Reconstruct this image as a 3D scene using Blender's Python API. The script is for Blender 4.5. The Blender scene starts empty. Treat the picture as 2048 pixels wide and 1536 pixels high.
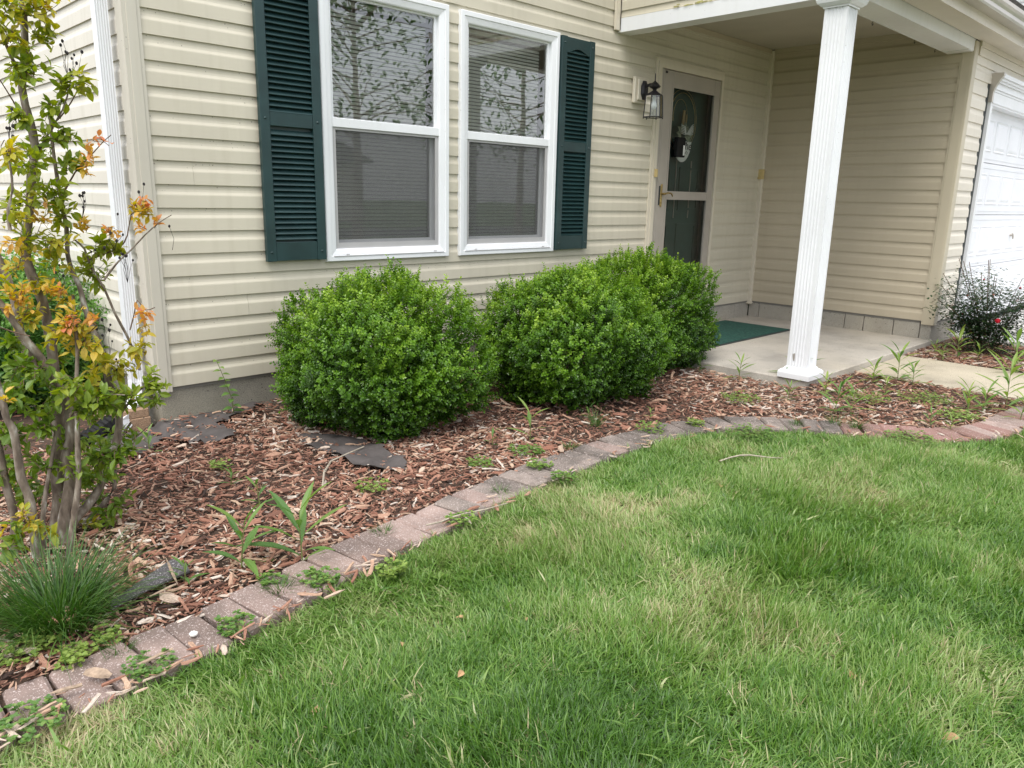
import bpy, math, random
import numpy as np
from mathutils import Vector, Matrix

rnd = random.Random(7)
rng = np.random.default_rng(11)
scene = bpy.context.scene
C = scene.collection
R_ = math.radians

# ------------------------------------------------------------------ camera, sky, sun, exposure
CAM = np.array([-1.4475, -4.0112, 0.9972])
YAW, PITCH, ROLL, FPX = 0.7781, -0.2384, 0.0215, 1530.4


def cam_axes():
    cy, sy, cp, sp = math.cos(YAW), math.sin(YAW), math.cos(PITCH), math.sin(PITCH)
    f = np.array([sy * cp, cy * cp, sp]); r = np.array([cy, -sy, 0.0]); u = np.cross(r, f)
    c, s = math.cos(ROLL), math.sin(ROLL)
    return c * r + s * u, -s * r + c * u, f


AX_R, AX_U, AX_F = cam_axes()
cd = bpy.data.cameras.new('camera'); cam = bpy.data.objects.new('camera', cd); C.objects.link(cam)
m = Matrix.Identity(4)
for i in range(3):
    m[i][0] = AX_R[i]; m[i][1] = AX_U[i]; m[i][2] = -AX_F[i]; m[i][3] = CAM[i]
cam.matrix_world = m
cd.sensor_width = 36.0; cd.lens = FPX / 2048 * 36.0; cd.clip_start = 0.05; cd.clip_end = 600
scene.camera = cam

SUN_AZ = R_(-152)          # direction the light comes from, measured from +x towards +y
SUN_EL = R_(57)
w = bpy.data.worlds.new('World'); scene.world = w; w.use_nodes = True
nt = w.node_tree; nt.nodes.clear()
sky = nt.nodes.new('ShaderNodeTexSky'); sky.sky_type = 'NISHITA'; sky.sun_disc = False
sky.sun_elevation = SUN_EL; sky.sun_rotation = R_(90) - SUN_AZ
sky.dust_density = 2.0
tc = nt.nodes.new('ShaderNodeTexCoord')
mp = nt.nodes.new('ShaderNodeMapping'); mp.inputs['Scale'].default_value = (1, 1, 2.5)
no = nt.nodes.new('ShaderNodeTexNoise'); no.inputs['Scale'].default_value = 2.2; no.inputs['Detail'].default_value = 6
cr = nt.nodes.new('ShaderNodeValToRGB')
cr.color_ramp.elements[0].position = 0.28; cr.color_ramp.elements[0].color = (0.45, 0.45, 0.45, 1)
cr.color_ramp.elements[1].position = 0.55; cr.color_ramp.elements[1].color = (0.95, 0.95, 0.95, 1)
mx = nt.nodes.new('ShaderNodeMix'); mx.data_type = 'RGBA'
mx.inputs['B'].default_value = (9.2, 9.5, 10.2, 1)
bg = nt.nodes.new('ShaderNodeBackground'); bg.inputs['Strength'].default_value = 0.12
ow = nt.nodes.new('ShaderNodeOutputWorld')
L = nt.links.new
sx = nt.nodes.new('ShaderNodeSeparateXYZ'); L(tc.outputs['Generated'], sx.inputs[0])   # overcast: clouds brighten towards the zenith
zr = nt.nodes.new('ShaderNodeMapRange'); L(sx.outputs['Z'], zr.inputs['Value'])
zr.inputs['From Min'].default_value = 0.0; zr.inputs['From Max'].default_value = 1.0; zr.inputs['To Min'].default_value = 6.0; zr.inputs['To Max'].default_value = 13.5
cc = nt.nodes.new('ShaderNodeCombineColor')
for i_, f_ in enumerate((0.96, 0.985, 1.04)):
    q_ = nt.nodes.new('ShaderNodeMath'); q_.operation = 'MULTIPLY'; q_.inputs[1].default_value = f_; L(zr.outputs[0], q_.inputs[0]); L(q_.outputs[0], cc.inputs[i_])
L(cc.outputs[0], mx.inputs['B'])
L(tc.outputs['Generated'], mp.inputs['Vector']); L(mp.outputs['Vector'], no.inputs['Vector'])
L(no.outputs['Fac'], cr.inputs['Fac']); L(cr.outputs['Color'], mx.inputs['Factor'])
L(sky.outputs['Color'], mx.inputs['A']); L(mx.outputs['Result'], bg.inputs['Color'])
L(bg.outputs['Background'], ow.inputs['Surface'])

sd = bpy.data.lights.new('sun', 'SUN'); sd.energy = 1.7; sd.angle = R_(34); sd.color = (1.0, 0.965, 0.9)
sun = bpy.data.objects.new('sun', sd); C.objects.link(sun)
sdir = Vector((math.cos(SUN_AZ) * math.cos(SUN_EL), math.sin(SUN_AZ) * math.cos(SUN_EL), math.sin(SUN_EL)))
sun.rotation_euler = sdir.to_track_quat('Z', 'Y').to_euler()
sun.location = (0, -6, 8)

scene.view_settings.view_transform = 'Standard'
scene.view_settings.look = 'None'
scene.view_settings.gamma = 1.0
scene.view_settings.use_curve_mapping = False
scene.view_settings.exposure = 0.72
scene.cycles.max_bounces = 7
scene.cycles.transparent_max_bounces = 16


def ray(px, py):
    return AX_F + AX_R * ((px - 1024) / FPX) + AX_U * ((768 - py) / FPX)


def at(px, py, axis, v):
    """the place in the scene seen at a pixel, on an axis-aligned plane (used to read positions)"""
    d = ray(px, py); t = (v - CAM[axis]) / d[axis]
    return CAM + t * d


# ------------------------------------------------------------------ materials
def new_mat(name):
    mt = bpy.data.materials.new(name); mt.use_nodes = True
    t = mt.node_tree; b = t.nodes['Principled BSDF']
    return mt, t, b


def N(t, kind, **kw):
    n = t.nodes.new(kind)
    for k, v in kw.items():
        if k in n.inputs: n.inputs[k].default_value = v
        else: setattr(n, k, v)
    return n


def ramp(t, pts):
    r = t.nodes.new('ShaderNodeValToRGB'); e = r.color_ramp.elements
    while len(e) < len(pts): e.new(0.5)
    for el, (p, c) in zip(e, pts):
        el.position = p; el.color = (*c, 1) if len(c) == 3 else c
    return r


def mixc(t, fac, a, b, mode='MIX'):
    x = t.nodes.new('ShaderNodeMix'); x.data_type = 'RGBA'; x.blend_type = mode
    for s, v in (('Factor', fac), ('A', a), ('B', b)):
        if hasattr(v, 'links') or hasattr(v, 'is_output'): t.links.new(v, x.inputs[s])
        elif isinstance(v, (int, float)): x.inputs[s].default_value = v
        else: x.inputs[s].default_value = (*v, 1)
    return x.outputs['Result']


def plain(name, col, rough=0.6, var=0.12, scale=6.0, bump=0.0, bscale=60.0, metal=0.0, spec=0.5, rand=0.0, stretch=None):
    mt, t, b = new_mat(name)
    g = N(t, 'ShaderNodeNewGeometry')
    n = N(t, 'ShaderNodeTexNoise', Scale=scale, Detail=5.0)
    if stretch:
        mpn = N(t, 'ShaderNodeMapping', Scale=stretch); t.links.new(g.outputs['Position'], mpn.inputs['Vector'])
        t.links.new(mpn.outputs['Vector'], n.inputs['Vector'])
    else:
        t.links.new(g.outputs['Position'], n.inputs['Vector'])
    r = ramp(t, [(0.3, tuple(c * (1 - var) for c in col)), (0.7, tuple(min(1, c * (1 + var)) for c in col))])
    t.links.new(n.outputs['Fac'], r.inputs['Fac'])
    out = r.outputs['Color']
    if rand:
        oi = N(t, 'ShaderNodeObjectInfo')
        rr = ramp(t, [(0.0, (1 - rand,) * 3), (1.0, (1 + rand,) * 3)]); t.links.new(oi.outputs['Random'], rr.inputs['Fac'])
        out = mixc(t, 1.0, out, rr.outputs['Color'], 'MULTIPLY')
    t.links.new(out, b.inputs['Base Color'])
    b.inputs['Roughness'].default_value = rough; b.inputs['Metallic'].default_value = metal
    b.inputs['Specular IOR Level'].default_value = spec
    if bump:
        n2 = N(t, 'ShaderNodeTexNoise', Scale=bscale, Detail=6.0); t.links.new(g.outputs['Position'], n2.inputs['Vector'])
        bp = N(t, 'ShaderNodeBump', Strength=bump, Distance=0.004)
        t.links.new(n2.outputs['Fac'], bp.inputs['Height']); t.links.new(bp.outputs['Normal'], b.inputs['Normal'])
    return mt


def speckled(name, col, speck=(0.1, 0.085, 0.06), scale=85.0, size=0.10, amount=0.5, rough=0.5, dirt=0.25, dirtcol=(0.42, 0.38, 0.28), grain=True):
    """vinyl / painted metal with dirt specks and faint streaks"""
    mt, t, b = new_mat(name)
    g = N(t, 'ShaderNodeNewGeometry')
    n = N(t, 'ShaderNodeTexNoise', Scale=1.3, Detail=4.0); t.links.new(g.outputs['Position'], n.inputs['Vector'])
    r = ramp(t, [(0.35, tuple(c * 0.93 for c in col)), (0.65, tuple(min(1, c * 1.04) for c in col))])
    t.links.new(n.outputs['Fac'], r.inputs['Fac'])
    # vertical run-off streaks
    mpn = N(t, 'ShaderNodeMapping', Scale=(22, 22, 1.2)); t.links.new(g.outputs['Position'], mpn.inputs['Vector'])
    n3 = N(t, 'ShaderNodeTexNoise', Scale=1.0, Detail=5.0); t.links.new(mpn.outputs['Vector'], n3.inputs['Vector'])
    r3 = ramp(t, [(0.5, (0, 0, 0)), (0.8, (dirt,) * 3)]); t.links.new(n3.outputs['Fac'], r3.inputs['Fac'])
    c1 = mixc(t, r3.outputs['Color'], r.outputs['Color'], dirtcol)
    v = N(t, 'ShaderNodeTexVoronoi', Scale=scale); t.links.new(g.outputs['Position'], v.inputs['Vector'])
    sep = N(t, 'ShaderNodeSeparateColor'); t.links.new(v.outputs['Color'], sep.inputs['Color'])
    n4 = N(t, 'ShaderNodeTexNoise', Scale=2.2, Detail=3.0); t.links.new(g.outputs['Position'], n4.inputs['Vector'])
    ad = N(t, 'ShaderNodeMath', operation='MULTIPLY'); t.links.new(sep.outputs['Red'], ad.inputs[0])
    ad.inputs[1].default_value = size * 1.6
    lt = N(t, 'ShaderNodeMath', operation='LESS_THAN'); t.links.new(v.outputs['Distance'], lt.inputs[0]); t.links.new(ad.outputs[0], lt.inputs[1])
    g2 = N(t, 'ShaderNodeMath', operation='GREATER_THAN'); t.links.new(sep.outputs['Green'], g2.inputs[0])
    mr = N(t, 'ShaderNodeMapRange'); t.links.new(n4.outputs['Fac'], mr.inputs['Value'])
    mr.inputs['From Min'].default_value = 0.35; mr.inputs['From Max'].default_value = 0.65
    mr.inputs['To Min'].default_value = 0.97; mr.inputs['To Max'].default_value = 1 - amount
    t.links.new(mr.outputs['Result'], g2.inputs[1])
    ml = N(t, 'ShaderNodeMath', operation='MULTIPLY'); t.links.new(lt.outputs[0], ml.inputs[0]); t.links.new(g2.outputs[0], ml.inputs[1])
    m2 = N(t, 'ShaderNodeMath', operation='MULTIPLY'); t.links.new(ml.outputs[0], m2.inputs[0]); m2.inputs[1].default_value = 0.7
    c2 = mixc(t, m2.outputs[0], c1, speck)
    t.links.new(c2, b.inputs['Base Color']); b.inputs['Roughness'].default_value = rough
    if grain:
        mp4 = N(t, 'ShaderNodeMapping', Scale=(14, 14, 240)); t.links.new(g.outputs['Position'], mp4.inputs['Vector'])
        n5 = N(t, 'ShaderNodeTexNoise', Scale=1.0, Detail=3.0); t.links.new(mp4.outputs['Vector'], n5.inputs['Vector'])
        bp = N(t, 'ShaderNodeBump', Strength=0.10, Distance=0.002)
        t.links.new(n5.outputs['Fac'], bp.inputs['Height']); t.links.new(bp.outputs['Normal'], b.inputs['Normal'])
    return mt


def leafmat(name, stops, rough=0.4, trans=0.35, attr='tint', inst=True, vary=0.25, spec=0.5):
    """foliage: colour runs along a ramp by a per-leaf attribute"""
    mt, t, b = new_mat(name)
    a = N(t, 'ShaderNodeAttribute', attribute_name=attr)
    a.attribute_type = 'INSTANCER' if inst else 'GEOMETRY'
    a2 = N(t, 'ShaderNodeAttribute', attribute_name='blade'); a2.attribute_type = 'GEOMETRY'
    ad = N(t, 'ShaderNodeMath', operation='MULTIPLY_ADD'); t.links.new(a2.outputs['Fac'], ad.inputs[0]); ad.inputs[1].default_value = vary
    t.links.new(a.outputs['Fac'], ad.inputs[2])
    r = ramp(t, stops); t.links.new(ad.outputs[0], r.inputs['Fac'])
    t.links.new(r.outputs['Color'], b.inputs['Base Color'])
    b.inputs['Roughness'].default_value = rough; b.inputs['Specular IOR Level'].default_value = spec
    tr = N(t, 'ShaderNodeBsdfTranslucent')
    hs = N(t, 'ShaderNodeHueSaturation', Saturation=1.15, Value=1.5); t.links.new(r.outputs['Color'], hs.inputs['Color'])
    t.links.new(hs.outputs['Color'], tr.inputs['Color'])
    ms = N(t, 'ShaderNodeMixShader', Fac=trans)
    t.links.new(b.outputs[0], ms.inputs[1]); t.links.new(tr.outputs[0], ms.inputs[2])
    t.links.new(ms.outputs[0], t.nodes['Material Output'].inputs['Surface'])
    return mt


M = {}
M['siding'] = speckled('vinyl_siding', (0.58, 0.535, 0.43), scale=62, size=0.12, amount=0.30, dirt=0.28)
M['siding_side_lit'] = speckled('vinyl_siding_side_lit', (0.70, 0.655, 0.57), scale=120, size=0.12, amount=0.12, dirt=0.30)  # same vinyl, lighter: the side wall's brighter skylight is put into the colour
M['siding_porch_shaded'] = speckled('vinyl_siding_porch_shaded', (0.50, 0.435, 0.325), amount=0.03, dirt=0.12, dirtcol=(0.36, 0.30, 0.2))  # same vinyl, darker: the porch shade is painted into the base colour
M['siding_garage_lit'] = speckled('vinyl_siding_garage_lit', (0.70, 0.645, 0.55), amount=0.03, dirt=0.12)  # lighter copy of the siding, with the unshaded front's brightness in its colour
M['post'] = speckled('vinyl_post', (0.55, 0.515, 0.435), scale=75, size=0.13, amount=0.42, dirt=0.25)
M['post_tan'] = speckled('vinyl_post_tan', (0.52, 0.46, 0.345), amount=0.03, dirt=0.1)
M['white'] = speckled('white_painted_metal', (0.80, 0.81, 0.83), speck=(0.3, 0.29, 0.26), scale=70, amount=0.10, dirt=0.12, dirtcol=(0.5, 0.5, 0.45), rough=0.35, grain=False)
M['whitebeam'] = speckled('white_beam', (0.78, 0.78, 0.77), speck=(0.3, 0.29, 0.26), scale=70, amount=0.05, dirt=0.15, dirtcol=(0.5, 0.5, 0.42), rough=0.4, grain=False)
M['cream_trim'] = speckled('cream_aluminium', (0.66, 0.60, 0.49), amount=0.02, dirt=0.2, rough=0.4, grain=False)
M['algae'] = plain('algae_growth', (0.36, 0.34, 0.12), 0.9, 0.4, 30, 0.5, 150)
M['gutter'] = plain('gutter_metal', (0.50, 0.46, 0.41), 0.3, 0.1, 3, metal=0.35)
M['soffit'] = plain('soffit_vinyl', (0.66, 0.61, 0.52), 0.5, 0.05, 3)
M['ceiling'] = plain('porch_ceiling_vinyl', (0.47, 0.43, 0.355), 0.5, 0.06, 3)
M['green'] = plain('dark_green_shutter', (0.013, 0.038, 0.039), 0.42, 0.18, 9, 0.12, 220, rand=0.05)
M['glassdark'] = None
M['blind'] = plain('blind_vinyl', (0.78, 0.78, 0.72), 0.45, 0.06, 5)
M['cord'] = plain('blind_cord', (0.5, 0.5, 0.45), 0.7, 0.05)
M['screenframe'] = plain('screen_frame_metal', (0.42, 0.41, 0.41), 0.45, 0.06, 5)
M['sandstone'] = plain('storm_door_metal', (0.41, 0.37, 0.325), 0.4, 0.06, 5, metal=0.1)
M['doorgreen'] = plain('entry_door_paint', (0.035, 0.075, 0.062), 0.45, 0.15, 5)
M['brass'] = plain('aged_brass', (0.42, 0.31, 0.13), 0.4, 0.35, 60, metal=0.8)
M['gold'] = plain('gold_wire', (0.60, 0.44, 0.2), 0.4, 0.2, 30, metal=0.7)
M['black'] = plain('black_metal', (0.012, 0.011, 0.014), 0.45, 0.2, 20)
M['blackplastic'] = plain('black_plastic', (0.008, 0.008, 0.008), 0.6, 0.2, 20, spec=0.2)
M['sage'] = plain('sage_leaves', (0.24, 0.27, 0.19), 0.6, 0.4, 60)
M['paper'] = plain('white_card', (0.75, 0.75, 0.72), 0.6, 0.03)
M['ink'] = plain('black_ink', (0.02, 0.02, 0.02), 0.6, 0.03)
M['burlap'] = plain('burlap', (0.38, 0.27, 0.14), 0.9, 0.3, 200)
M['wood_room'] = plain('room_paint', (0.22, 0.21, 0.19), 0.8, 0.05)
M['yellowbox'] = plain('yellowed_plastic', (0.55, 0.42, 0.19), 0.5, 0.15, 30)
M['garage_white'] = plain('garage_door_paint', (0.80, 0.81, 0.85), 0.4, 0.03, 3)
M['shingle_roof'] = plain('roof_shingles', (0.10, 0.095, 0.09), 0.9, 0.3, 30, 0.5, 100)
M['rubber'] = plain('dark_rubber', (0.03, 0.035, 0.034), 0.7, 0.2, 30)
M['bulb'] = plain('clear_bulb', (0.75, 0.76, 0.78), 0.2, 0.05)


def glassmat(name, tint=(1, 1, 1), ior=1.5, boost=1.0, rough=0.0, warp=0.0):
    mt, t, b = new_mat(name); t.nodes.remove(b)
    tr = N(t, 'ShaderNodeBsdfTransparent'); tr.inputs[0].default_value = (*tint, 1)
    gl = N(t, 'ShaderNodeBsdfGlossy'); gl.inputs['Roughness'].default_value = rough
    fr = N(t, 'ShaderNodeFresnel', IOR=ior)
    mu = N(t, 'ShaderNodeMath', operation='MULTIPLY'); mu.inputs[1].default_value = boost; mu.use_clamp = True
    t.links.new(fr.outputs[0], mu.inputs[0])
    if warp:
        g = N(t, 'ShaderNodeNewGeometry'); n = N(t, 'ShaderNodeTexNoise', Scale=3.5, Detail=1.0)
        t.links.new(g.outputs['Position'], n.inputs['Vector'])
        bp = N(t, 'ShaderNodeBump', Strength=warp, Distance=0.01); t.links.new(n.outputs['Fac'], bp.inputs['Height'])
        t.links.new(bp.outputs['Normal'], gl.inputs['Normal'])
    ms = N(t, 'ShaderNodeMixShader'); t.links.new(mu.outputs[0], ms.inputs[0])
    t.links.new(tr.outputs[0], ms.inputs[1]); t.links.new(gl.outputs[0], ms.inputs[2])
    t.links.new(ms.outputs[0], t.nodes['Material Output'].inputs['Surface'])
    return mt


M['glass'] = glassmat('window_glass', (0.93, 0.96, 0.94), 1.52, 5.0, 0.0, 0.035)
M['stormglass'] = glassmat('storm_door_glass', (0.90, 0.93, 0.91), 1.5, 1.2, 0.0, 0.05)
M['lampglass'] = glassmat('bevelled_glass', (0.85, 0.88, 0.86), 1.5, 2.4, 0.03, 0.6)


def screenmat():
    mt, t, b = new_mat('insect_screen')
    b.inputs['Base Color'].default_value = (0.10, 0.10, 0.10, 1); b.inputs['Roughness'].default_value = 0.6
    tr = N(t, 'ShaderNodeBsdfTransparent')
    ms = N(t, 'ShaderNodeMixShader', Fac=0.5)
    t.links.new(tr.outputs[0], ms.inputs[1]); t.links.new(b.outputs[0], ms.inputs[2])
    t.links.new(ms.outputs[0], t.nodes['Material Output'].inputs['Surface'])
    return mt


M['screen'] = screenmat()


def concrete(name, col, warm=(0.5, 0.42, 0.28), warmth=0.25, dots=True, bump=0.35, crack=0.0, moss=0.0):
    mt, t, b = new_mat(name)
    g = N(t, 'ShaderNodeNewGeometry')
    n1 = N(t, 'ShaderNodeTexNoise', Scale=2.5, Detail=7.0, Roughness=0.65); t.links.new(g.outputs['Position'], n1.inputs['Vector'])
    r1 = ramp(t, [(0.3, tuple(c * 0.72 for c in col)), (0.52, col), (0.75, tuple(min(1, c * 1.15) for c in col))])
    t.links.new(n1.outputs['Fac'], r1.inputs['Fac'])
    n2 = N(t, 'ShaderNodeTexNoise', Scale=0.9, Detail=4.0); t.links.new(g.outputs['Position'], n2.inputs['Vector'])
    r2 = ramp(t, [(0.45, (0, 0, 0)), (0.7, (warmth,) * 3)]); t.links.new(n2.outputs['Fac'], r2.inputs['Fac'])
    c = mixc(t, r2.outputs['Color'], r1.outputs['Color'], warm)
    n3 = N(t, 'ShaderNodeTexNoise', Scale=190.0, Detail=3.0); t.links.new(g.outputs['Position'], n3.inputs['Vector'])
    r3 = ramp(t, [(0.35, (0.72, 0.72, 0.72)), (0.6, (1.08, 1.08, 1.08))]); t.links.new(n3.outputs['Fac'], r3.inputs['Fac'])
    c = mixc(t, 1.0, c, r3.outputs['Color'], 'MULTIPLY')
    if dots:
        v = N(t, 'ShaderNodeTexVoronoi', Scale=45.0); t.links.new(g.outputs['Position'], v.inputs['Vector'])
        sp = N(t, 'ShaderNodeSeparateColor'); t.links.new(v.outputs['Color'], sp.inputs['Color'])
        a = N(t, 'ShaderNodeMath', operation='LESS_THAN'); t.links.new(v.outputs['Distance'], a.inputs[0]); a.inputs[1].default_value = 0.16
        bb = N(t, 'ShaderNodeMath', operation='GREATER_THAN'); t.links.new(sp.outputs['Red'], bb.inputs[0]); bb.inputs[1].default_value = 0.82
        mm = N(t, 'ShaderNodeMath', operation='MULTIPLY'); t.links.new(a.outputs[0], mm.inputs[0]); t.links.new(bb.outputs[0], mm.inputs[1])
        c = mixc(t, mm.outputs[0], c, (0.06, 0.055, 0.045))
    t.links.new(c, b.inputs['Base Color']); b.inputs['Roughness'].default_value = 0.9
    bp = N(t, 'ShaderNodeBump', Strength=bump, Distance=0.004)
    t.links.new(n3.outputs['Fac'], bp.inputs['Height']); t.links.new(bp.outputs['Normal'], b.inputs['Normal'])
    return mt


M['slab'] = concrete('porch_concrete', (0.47, 0.43, 0.375), warmth=0.3)
M['walk'] = concrete('walkway_concrete', (0.47, 0.41, 0.31), warmth=0.4)
M['found'] = concrete('foundation_concrete', (0.25, 0.235, 0.195), warmth=0.3, bump=0.6)
M['block'] = concrete('foundation_block', (0.37, 0.35, 0.31), warmth=0.3, bump=0.5)
M['brownblock'] = concrete('brown_block', (0.30, 0.19, 0.12), warmth=0.1, bump=0.8)
M['drive'] = concrete('driveway_concrete', (0.55, 0.54, 0.52))


def brickmat(name, base, dark, speckc=(0.62, 0.53, 0.50), spn=0.70, darkamt=0.4):
    mt, t, b = new_mat(name)
    g = N(t, 'ShaderNodeNewGeometry'); oi = N(t, 'ShaderNodeObjectInfo')
    rr = ramp(t, [(0.0, tuple(c * 0.8 for c in base)), (1.0, tuple(c * 1.18 for c in base))]); t.links.new(oi.outputs['Random'], rr.inputs['Fac'])
    n1 = N(t, 'ShaderNodeTexNoise', Scale=7.0, Detail=6.0, Roughness=0.7); t.links.new(g.outputs['Position'], n1.inputs['Vector'])
    r1 = ramp(t, [(0.42, (0, 0, 0)), (0.68, (darkamt,) * 3)]); t.links.new(n1.outputs['Fac'], r1.inputs['Fac'])
    c = mixc(t, r1.outputs['Color'], rr.outputs['Color'], dark)
    n9 = N(t, 'ShaderNodeTexNoise', Scale=2.6, Detail=3.0); t.links.new(g.outputs['Position'], n9.inputs['Vector'])
    r9 = ramp(t, [(0.48, (0, 0, 0)), (0.66, (darkamt * .9,) * 3)]); t.links.new(n9.outputs['Fac'], r9.inputs['Fac'])
    c = mixc(t, r9.outputs['Color'], c, tuple(x_ * .8 for x_ in dark))
    for sc, th, sz in ((230.0, spn - .12, 0.36), (110.0, spn + .08, 0.30), (62.0, 0.93, 0.24)):
        v = N(t, 'ShaderNodeTexVoronoi', Scale=sc); t.links.new(g.outputs['Position'], v.inputs['Vector'])
        sp = N(t, 'ShaderNodeSeparateColor'); t.links.new(v.outputs['Color'], sp.inputs['Color'])
        a = N(t, 'ShaderNodeMath', operation='LESS_THAN'); t.links.new(v.outputs['Distance'], a.inputs[0]); a.inputs[1].default_value = sz
        bb = N(t, 'ShaderNodeMath', operation='GREATER_THAN'); t.links.new(sp.outputs['Red'], bb.inputs[0]); bb.inputs[1].default_value = th
        mm = N(t, 'ShaderNodeMath', operation='MULTIPLY'); t.links.new(a.outputs[0], mm.inputs[0]); t.links.new(bb.outputs[0], mm.inputs[1])
        m2 = N(t, 'ShaderNodeMath', operation='MULTIPLY'); t.links.new(mm.outputs[0], m2.inputs[0]); m2.inputs[1].default_value = 0.5
        c = mixc(t, m2.outputs[0], c, speckc)
    t.links.new(c, b.inputs['Base Color']); b.inputs['Roughness'].default_value = 0.92
    n3 = N(t, 'ShaderNodeTexNoise', Scale=160.0, Detail=4.0); t.links.new(g.outputs['Position'], n3.inputs['Vector'])
    bp = N(t, 'ShaderNodeBump', Strength=0.7, Distance=0.004)
    t.links.new(n3.outputs['Fac'], bp.inputs['Height']); t.links.new(bp.outputs['Normal'], b.inputs['Normal'])
    return mt


M['brick_pink'] = brickmat('pink_paver', (0.31, 0.225, 0.195), (0.12, 0.09, 0.075), darkamt=0.6)
M['brick_grey'] = brickmat('weathered_paver', (0.235, 0.19, 0.165), (0.07, 0.06, 0.05), spn=0.78, darkamt=0.85)
M['brick_red'] = brickmat('red_paver', (0.275, 0.155, 0.13), (0.14, 0.09, 0.07), spn=0.85)


def soilmat(name, a, b_, scale=25):
    mt, t, b = new_mat(name)
    g = N(t, 'ShaderNodeNewGeometry'); n = N(t, 'ShaderNodeTexNoise', Scale=float(scale), Detail=8.0, Roughness=0.7)
    t.links.new(g.outputs['Position'], n.inputs['Vector'])
    r = ramp(t, [(0.35, a), (0.65, b_)]); t.links.new(n.outputs['Fac'], r.inputs['Fac'])
    t.links.new(r.outputs['Color'], b.inputs['Base Color']); b.inputs['Roughness'].default_value = 1.0
    bp = N(t, 'ShaderNodeBump', Strength=0.8, Distance=0.02)
    t.links.new(n.outputs['Fac'], bp.inputs['Height']); t.links.new(bp.outputs['Normal'], b.inputs['Normal'])
    return mt


M['soil'] = soilmat('dark_soil', (0.045, 0.028, 0.018), (0.10, 0.06, 0.04), 40)
M['thatch'] = soilmat('lawn_thatch', (0.07, 0.075, 0.03), (0.20, 0.16, 0.09), 30)
M['farlawn'] = soilmat('far_lawn', (0.05, 0.09, 0.025), (0.09, 0.14, 0.04), 3)
M['fabric'] = plain('landscape_fabric', (0.075, 0.064, 0.060), 0.8, 0.3, 12, 0.3, 300)


def chipmat():
    mt, t, b = new_mat('bark_mulch')
    a = N(t, 'ShaderNodeAttribute', attribute_name='tint'); a.attribute_type = 'INSTANCER'
    r = ramp(t, [(0.0, (0.04, 0.022, 0.016)), (0.2, (0.13, 0.062, 0.042)), (0.42, (0.26, 0.115, 0.075)),
                 (0.62, (0.37, 0.20, 0.14)), (0.82, (0.50, 0.35, 0.25)), (1.0, (0.58, 0.51, 0.45))])
    t.links.new(a.outputs['Fac'], r.inputs['Fac'])
    tcn = N(t, 'ShaderNodeTexCoord'); mpn = N(t, 'ShaderNodeMapping', Scale=(4, 55, 55)); t.links.new(tcn.outputs['Object'], mpn.inputs['Vector'])
    n = N(t, 'ShaderNodeTexNoise', Scale=1.0, Detail=4.0); t.links.new(mpn.outputs['Vector'], n.inputs['Vector'])
    r2 = ramp(t, [(0.3, (0.5, 0.48, 0.46)), (0.65, (1.25, 1.22, 1.18))]); t.links.new(n.outputs['Fac'], r2.inputs['Fac'])
    c = mixc(t, 1.0, r.outputs['Color'], r2.outputs['Color'], 'MULTIPLY')
    t.links.new(c, b.inputs['Base Color']); b.inputs['Roughness'].default_value = 0.85
    bp = N(t, 'ShaderNodeBump', Strength=0.5, Distance=0.003)
    t.links.new(n.outputs['Fac'], bp.inputs['Height']); t.links.new(bp.outputs['Normal'], b.inputs['Normal'])
    return mt


M['chip'] = chipmat()
M['bark'] = plain('smooth_grey_bark', (0.25, 0.20, 0.155), 0.8, 0.5, 30, 0.5, 90, stretch=(1, 1, 0.35))
mt, t, b = new_mat('mottled_bark')
g = N(t, 'ShaderNodeNewGeometry'); mpb = N(t, 'ShaderNodeMapping', Scale=(1, 1, .4)); t.links.new(g.outputs['Position'], mpb.inputs['Vector'])
n1 = N(t, 'ShaderNodeTexNoise', Scale=38.0, Detail=5.0); t.links.new(mpb.outputs['Vector'], n1.inputs['Vector'])
r1 = ramp(t, [(0.38, (0.10, 0.075, 0.055)), (0.52, (0.19, 0.15, 0.115)), (0.62, (0.27, 0.235, 0.19)), (0.70, (0.50, 0.48, 0.44))]); t.links.new(n1.outputs['Fac'], r1.inputs['Fac'])
t.links.new(r1.outputs['Color'], b.inputs['Base Color']); b.inputs['Roughness'].default_value = .85
bp = N(t, 'ShaderNodeBump', Strength=.6, Distance=.004); t.links.new(n1.outputs['Fac'], bp.inputs['Height']); t.links.new(bp.outputs['Normal'], b.inputs['Normal'])
M['barkm'] = mt
M['twig'] = plain('brown_twig', (0.14, 0.085, 0.055), 0.8, 0.3, 40)
M['stalk'] = plain('green_stalk', (0.14, 0.16, 0.05), 0.6, 0.3, 40)
M['stick'] = plain('dry_stick', (0.36, 0.31, 0.24), 0.85, 0.3, 60, 0.4, 200)
M['pod'] = plain('dry_seed_pod', (0.018, 0.014, 0.016), 0.7, 0.3, 40)
M['rock'] = plain('white_pebble', (0.75, 0.72, 0.68), 0.7, 0.1, 40)

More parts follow.
